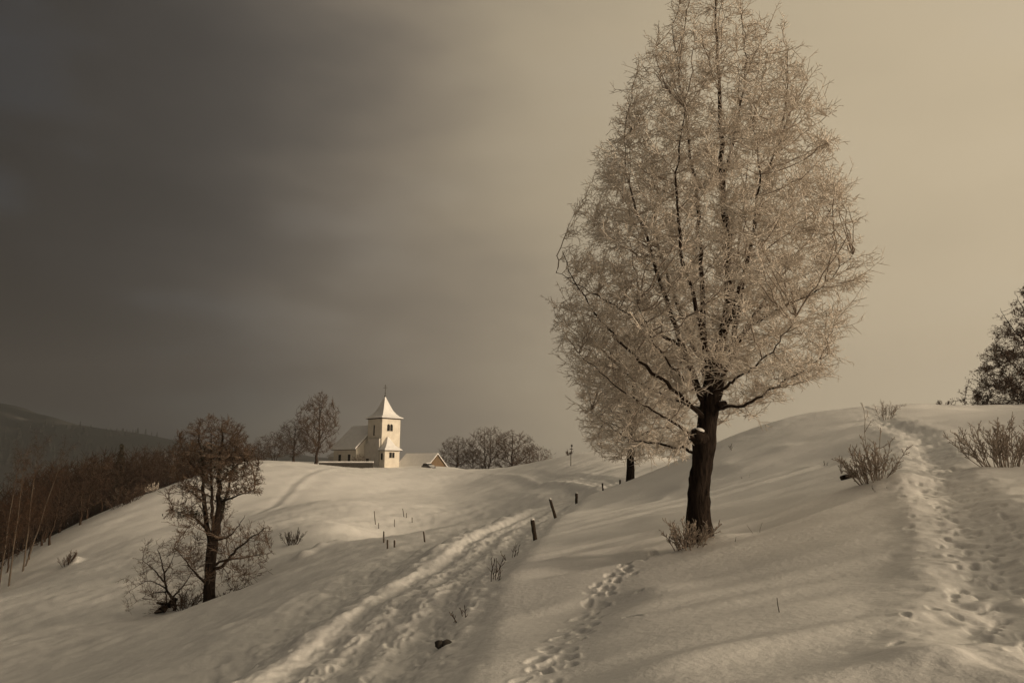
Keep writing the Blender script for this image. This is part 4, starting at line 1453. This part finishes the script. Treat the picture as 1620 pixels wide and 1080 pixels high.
FG = 'fence posts along the road'
post('fence_post', 'nearest and tallest dark fence post right of the road', 847, 20, 822, .062, -5, M['post'], FG, 1)
post('fence_post', 'second fence post from the front, leaning left', 879, 25, 789, .052, -9, M['post'], FG, 2)
post('fence_post', 'short third fence post along the road', 912, 32, 780, .065, 0, M['post'], FG, 3)
post('fence_post', 'thin fourth fence post along the road', 954, 38, 764, .045, -1, M['post'], FG, 4)
post('fence_post', 'farthest fence post just left of the second frosted tree', 981, 44, 759, .06, 0, M['post'], FG, 5)
SG = 'wooden stakes in the snowy bowl'
for i, (px, pyb, pyt, r, lab) in enumerate([
        (594, 830, 808, .04, 'tall stake, leftmost in the bowl'), (599, 836, 827, .036, 'short stake just below the leftmost stake'),
        (607, 858, 840, .036, 'upper stake of the three standing in a row in the bowl'), (613, 868, 853, .036, 'middle stake of the three standing in a row in the bowl'),
        (624, 879, 859, .036, 'lowest stake of the bowl, nearest to the road'), (624, 833, 821, .036, 'faint thin stake in the middle of the bowl'),
        (639, 817, 804, .036, 'uppermost stake in the bowl'), (643, 819, 811, .036, 'short stake right beside the uppermost stake'),
        (652, 827, 818, .036, 'short stake with a twig, upper right in the bowl'), (672, 857, 840, .036, 'leaning stake at the right end of the bowl by the road')]):
    c = hit(px, pyb, 30)
    post('wooden_stake', lab, px, c[1], pyt + (0), r, -2 if i in (0, 6, 9) else 0, M['stake'], SG, 20 + i)


# thin pole on the small hill
def pole():
    b = on_ground(903, 108)
    root = empty('thin_pole', b, 'thin dark pole with a knob on the small far hill', 'pole')
    MB().tube([(0, 0, -.3), (.03, 0, 1.5), (.2, 0, 3.0)], [.055, .05, .045], 8).build('shaft', M['post'], root)
    MB().ball((.2, 0, 3.08), .17, .17, .2, 8, 6).build('knob', M['iron'], root, True)
    MB().box(-.12, .38, -.05, .05, 2.5, 2.62).build('cross_piece', M['post'], root)


pole()


# ------------------------------------------------------------------ church
def church():
    D = 152.0
    b = on_ground(605.5, D, 0.0)
    b[2] = min(b[2], pix(605, 738, D)[2])
    root = empty('church', b, 'small white church with snowy pyramid tower roof on the hilltop', 'church')
    th = math.atan2(-0.66, 0.75)
    root.rotation_euler = (0, 0, th)
    # nave
    n = MB()
    hw, ez, rz_ = 5.0, 4.4, 9.2
    n.prism([(-hw, -1.5), (hw, -1.5), (hw, ez), (0, rz_ - .15), (-hw, ez)], 'x', -11.4, -3.0)
    n.build('nave_wall', M['plaster'], root)
    r = MB()
    e = .45
    sl = (rz_ - ez) / hw
    for sgn in (-1, 1):
        r.prism([(0, rz_), (0, rz_ + .32), (sgn * (hw + e), ez - e * sl + .32), (sgn * (hw + e), ez - e * sl)], 'x', -11.8, -2.75)
    roof = r.build('nave_roof', M['roof_snow'], root)
    MB().box(-11.8, -2.75, -hw - e - .02, -hw - e + .12, ez - e * sl - .14, ez - e * sl - .01).build('eaves_board', M['dark_wood'], roof)
    MB().box(-11.8, -2.75, hw + e - .12, hw + e + .02, ez - e * sl - .14, ez - e * sl - .01).build('eaves_board', M['dark_wood'], roof)
    vb = MB()
    vb.prism([(0, rz_ - .22), (0, rz_ - .01), (-hw - e, ez - e * sl - .01), (-hw - e, ez - e * sl - .22)], 'x', -2.9, -2.78)
    vb.build('verge_board', M['dark_wood'], roof)
    # low choir annex at the far end
    MB().box(-15.5, -11.38, -3.6, 3.6, -1.5, 2.5).build('choir_wall', M['plinth'], root)
    MB().prism([(-15.9, 2.5), (-11.41, 2.5), (-11.41, 4.0), (-15.9, 2.75)], 'y', -3.9, 3.9).build('choir_roof', M['roof_snow'], root)
    # nave windows
    for x in (-5.5, -9.0):
        w = MB().box(x - .45, x + .45, -hw - .03, -hw + .2, 1.3, 2.9).build('window', M['dark_glass'], root)
        MB().box(x - .58, x + .58, -hw - .06, -hw + .1, 1.14, 1.29).build('sill', M['plaster'], w)
    # tower
    MB().box(-2.5, 2.5, -2.5, 2.5, -1.5, 10.75).build('tower_wall', M['plaster'], root)
    MB().box(-2.62, 2.62, -2.62, 2.62, 10.5, 10.8).build('cornice', M['dark_wood'], root)
    prof = [(2.95, 10.72), (2.98, 10.86), (2.35, 11.22), (1.85, 11.72), (1.32, 12.5), (.85, 13.6), (.42, 14.7), (.06, 15.6)]
    MB().rings([[(a, -a, z), (a, a, z), (-a, a, z), (-a, -a, z)] for a, z in prof]).build('tower_roof', M['roof_snow'], root)
    MB().box(-2.9, 2.9, -2.9, 2.9, 10.62, 10.715).build('eaves_board', M['dark_wood'], root)
    fin = MB().ball((0, 0, 15.75), .2, .2, .22, 10, 6).build('finial', M['iron'], root, True)
    MB().ball((0, 0, 16.4), .14, .14, .15, 8, 6).build('ball', M['iron'], fin, True)
    cr = MB().box(-.05, .05, -.05, .05, 15.8, 18.3)
    cr.box(-.06, .06, -.5, .5, 17.45, 17.57); cr.box(-.06, .06, -.3, .3, 17.85, 17.95)
    cr.build('cross', M['iron'], root)
    # twin bell window in the lit face
    for y in (-.78, .05):
        s = MB()
        arch = [(y - .36, 7.8), (y + .36, 7.8), (y + .36, 9.0)] + [(y + .36 * math.cos(a), 9.0 + .4 * math.sin(a)) for a in [math.pi * k / 6 for k in range(1, 6)]] + [(y - .36, 9.0)]
        s.prism(arch, 'x', 2.3, 2.53)
        s.build('bell_window', M['dark_glass'], root)
    MB().tube([(2.56, -.365, 7.9), (2.56, -.365, 9.1)], [.045, .045], 8).build('window_column', M['plaster'], root)
    MB().box(2.5, 2.62, -1.2, .45, 7.72, 7.88).build('sill', M['plaster'], root)
    # slit in the shaded face
    MB().box(-.45, -.05, -2.53, -2.3, 6.9, 9.2).build('slit_window', M['dark_glass'], root)
    MB().box(-2.55, 2.52, -2.62, -2.5, 6.3, 6.45).build('string_course', M['plinth'], root)
    # buttressing annex on the shaded side
    MB().prism([(-2.98, -1.5), (2.2, -1.5), (2.2, 6.2), (-1.2, 6.2), (-2.98, 4.8)], 'y', -2.93, -2.5).build('annex_wall', M['plinth'], root)
    MB().box(-2.2, -1.2, -2.97, -2.8, 0.0, 2.0).build('side_door', M['dark_wood'], root)
    # porch
    MB().box(2.5, 4.3, -2.95, .85, -1.5, 3.75).build('porch_wall', M['plaster'], root)
    MB().add([(2.51, -3.45, 3.72), (4.9, -3.45, 3.72), (4.9, 1.35, 3.72), (2.51, 1.35, 3.72), (2.51, -3.45, 3.86), (4.9, -3.45, 3.86), (4.9, 1.35, 3.86), (2.51, 1.35, 3.86),
              (2.51, -2.3, 4.75), (3.9, -2.3, 4.75), (3.9, .2, 4.75), (2.51, .2, 4.75), (2.51, -1.15, 6.6), (2.9, -1.15, 6.6), (2.9, -.95, 6.6), (2.51, -.95, 6.6)],
             [(3, 2, 1, 0)] + [(k + i, k + (i + 1) % 4, k + 4 + (i + 1) % 4, k + 4 + i) for k in (0, 4, 8) for i in range(4)] + [(12, 13, 14, 15)]).build('porch_roof', M['roof_snow'], root)
    MB().box(2.51, 4.82, -3.38, 1.28, 3.6, 3.715).build('eaves_board', M['dark_wood'], root)
    w = MB().box(4.2, 4.33, -1.75, -.35, 2.1, 3.25).build('porch_window', M['dark_glass'], root)
    MB().box(4.3, 4.37, -1.09, -1.01, 2.1, 3.25).build('mullion', M['plaster'], w)
    MB().box(4.3, 4.42, -1.9, -.2, 1.95, 2.09).build('sill', M['plaster'], w)
    MB().box(3.05, 3.6, -2.98, -2.8, 1.7, 3.1).build('porch_window', M['dark_glass'], root)
    MB().box(2.45, 2.56, 1.25, 2.0, -.2, 2.0).build('door', M['dark_wood'], root)

    # churchyard wall with its ridge of snow
    p0, p1 = on_ground(505, 143), on_ground(590, 143)
    wroot = empty('churchyard_wall', (p0 + p1) / 2, 'low dark churchyard wall with snow on top below the nave', 'wall')
    d = p1 - p0
    Lw = math.hypot(d[0], d[1]); wroot.rotation_euler = (0, 0, math.atan2(d[1], d[0]))
    MB().box(-Lw / 2, Lw / 2, -.25, .25, -1.2, .75).build('stonework', M['stone'], wroot)
    MB().prism([(-.34, .752), (.34, .752), (.28, .95), (0, 1.04), (-.28, .95)], 'x', -Lw / 2 - .05, Lw / 2 + .05).build('snow_ridge', M['roof_snow'], wroot)

    # barn
    bb = on_ground(667, 157)
    ridge = pix(667, 716.5, 157)[2] - bb[2]
    br = empty('barn', bb, 'low barn with snow-covered roof and brown plank gable right of the church', 'barn', rz=math.radians(-30))
    hw2, L2 = 3.3, 4.5
    ez2 = ridge - 2.6
    MB().prism([(-hw2, -2), (hw2, -2), (hw2, ez2), (0, ridge - .3), (-hw2, ez2)], 'x', -L2 + .2, L2 - .3).build('wall', M['plaster'], br)
    for k in range(9):
        y0 = -hw2 + k * 2 * hw2 / 9; y1 = y0 + 2 * hw2 / 9 - .03
        zt = lambda y: ridge - .3 - abs(y) * (ridge - .3 - ez2) / hw2
        MB().prism([(y0, -1.5), (y1, -1.5), (y1, zt(y1)), (y0, zt(y0))], 'x', L2 - .299, L2 - .24 + .01 * (k % 2)).build('gable_plank', M['plank'], br)
    rf = MB()
    sl2 = (ridge - ez2) / hw2
    for sgn in (-1, 1):
        rf.prism([(0, ridge - .22), (0, ridge), (sgn * (hw2 + .5), ez2 - .5 * sl2), (sgn * (hw2 + .5), ez2 - .5 * sl2 - .2)], 'x', -L2, L2)
    rr = rf.build('roof', M['roof_snow'], br)
    for sgn in (-1, 1):
        MB().prism([(0, ridge - .40), (0, ridge - .225), (sgn * (hw2 + .5), ez2 - .5 * sl2 - .205), (sgn * (hw2 + .5), ez2 - .5 * sl2 - .38)], 'x', L2 - .12, L2 - .01).build('verge_board', M['dark_wood'], rr)


church()


# ------------------------------------------------------------------ parked car
def car():
    b = on_ground(678, 146, 0.38)
    root = empty('parked_car', b, 'small dark car with snow on its roof on the brow beside the barn', 'car', rz=math.radians(-48))
    root.scale = (.88, .88, .88)
    L, Wd = 1.85, .8
    prof = [(-L, .35), (-L, .75), (-1.75, .9), (-1.35, .95), (-1.1, .98), (.75, .95), (1.5, .82), (1.8, .7), (L, .45), (L - .05, .32)]
    body = MB().prism(prof, 'y', -Wd, Wd).build('body', M['car_paint'], root)
    cab = [(-1.6, .95), (-1.3, 1.36), (-.9, 1.45), (.1, 1.44), (.85, .95)]
    MB().prism(cab, 'y', -Wd + .09, Wd - .09).build('cabin', M['car_paint'], root)
    for s in (-1, 1):
        MB().prism([(-1.35, 1.0), (-1.15, 1.33), (-.3, 1.37), (-.3, 1.0)], 'y', s * (Wd - .088), s * (Wd - .075)).build('side_window', M['dark_glass'], root)
        MB().prism([(-.22, 1.0), (-.22, 1.37), (.1, 1.36), (.65, 1.0)], 'y', s * (Wd - .088), s * (Wd - .075)).build('side_window', M['dark_glass'], root)
        for x in (-1.15, 1.15):
            w = MB().prism([(x + .31 * math.cos(a), .31 + .31 * math.sin(a)) for a in [2 * math.pi * k / 14 for k in range(14)]], 'y', s * (Wd - .14), s * (Wd + .02)).build('wheel', M['rubber'], root)
            MB().prism([(x + .18 * math.cos(a), .31 + .18 * math.sin(a)) for a in [2 * math.pi * k / 10 for k in range(10)]], 'y', s * (Wd + .021), s * (Wd + .03)).build('rim', M['iron'], w)
        MB().box(L - .1, L - .01, s * .62 - .14, s * .62 + .14, .55, .68).build('headlight', M['dark_glass'], root)
    MB().prism([(-1.28, 1.462), (-1.2, 1.60), (-.2, 1.64), (.1, 1.56), (.12, 1.452), (-.9, 1.457)], 'y', -Wd + .1, Wd - .1).build('roof_snow', M['roof_snow'], root)
    MB().prism([(.9, .965), (1.0, 1.02), (1.45, .90), (1.5, .83)], 'y', -Wd + .1, Wd - .1).build('bonnet_snow', M['roof_snow'], root)


car()


# ------------------------------------------------------------------ haze
def haze():
    zs = [v for v in (-128.0,)]
    m = bpy.data.materials.new('haze_air')
    m.use_nodes = True
    nt = m.node_tree
    nt.nodes.clear()
    out = nt.nodes.new('ShaderNodeOutputMaterial')
    v = nt.nodes.new('ShaderNodeVolumePrincipled')
    v.inputs['Color'].default_value = (0.80, 0.80, 0.82, 1)
    v.inputs['Density'].default_value = 0.00027
    v.inputs['Anisotropy'].default_value = 0.75
    nt.links.new(v.outputs[0], out.inputs['Volume'])
    o = MB().box(-2800, 2800, -2800, 2800, -200, 420).build('haze', m)
    tag(o, 'thin winter mist hanging over the valley and the hills', 'haze', kind='stuff')


haze()
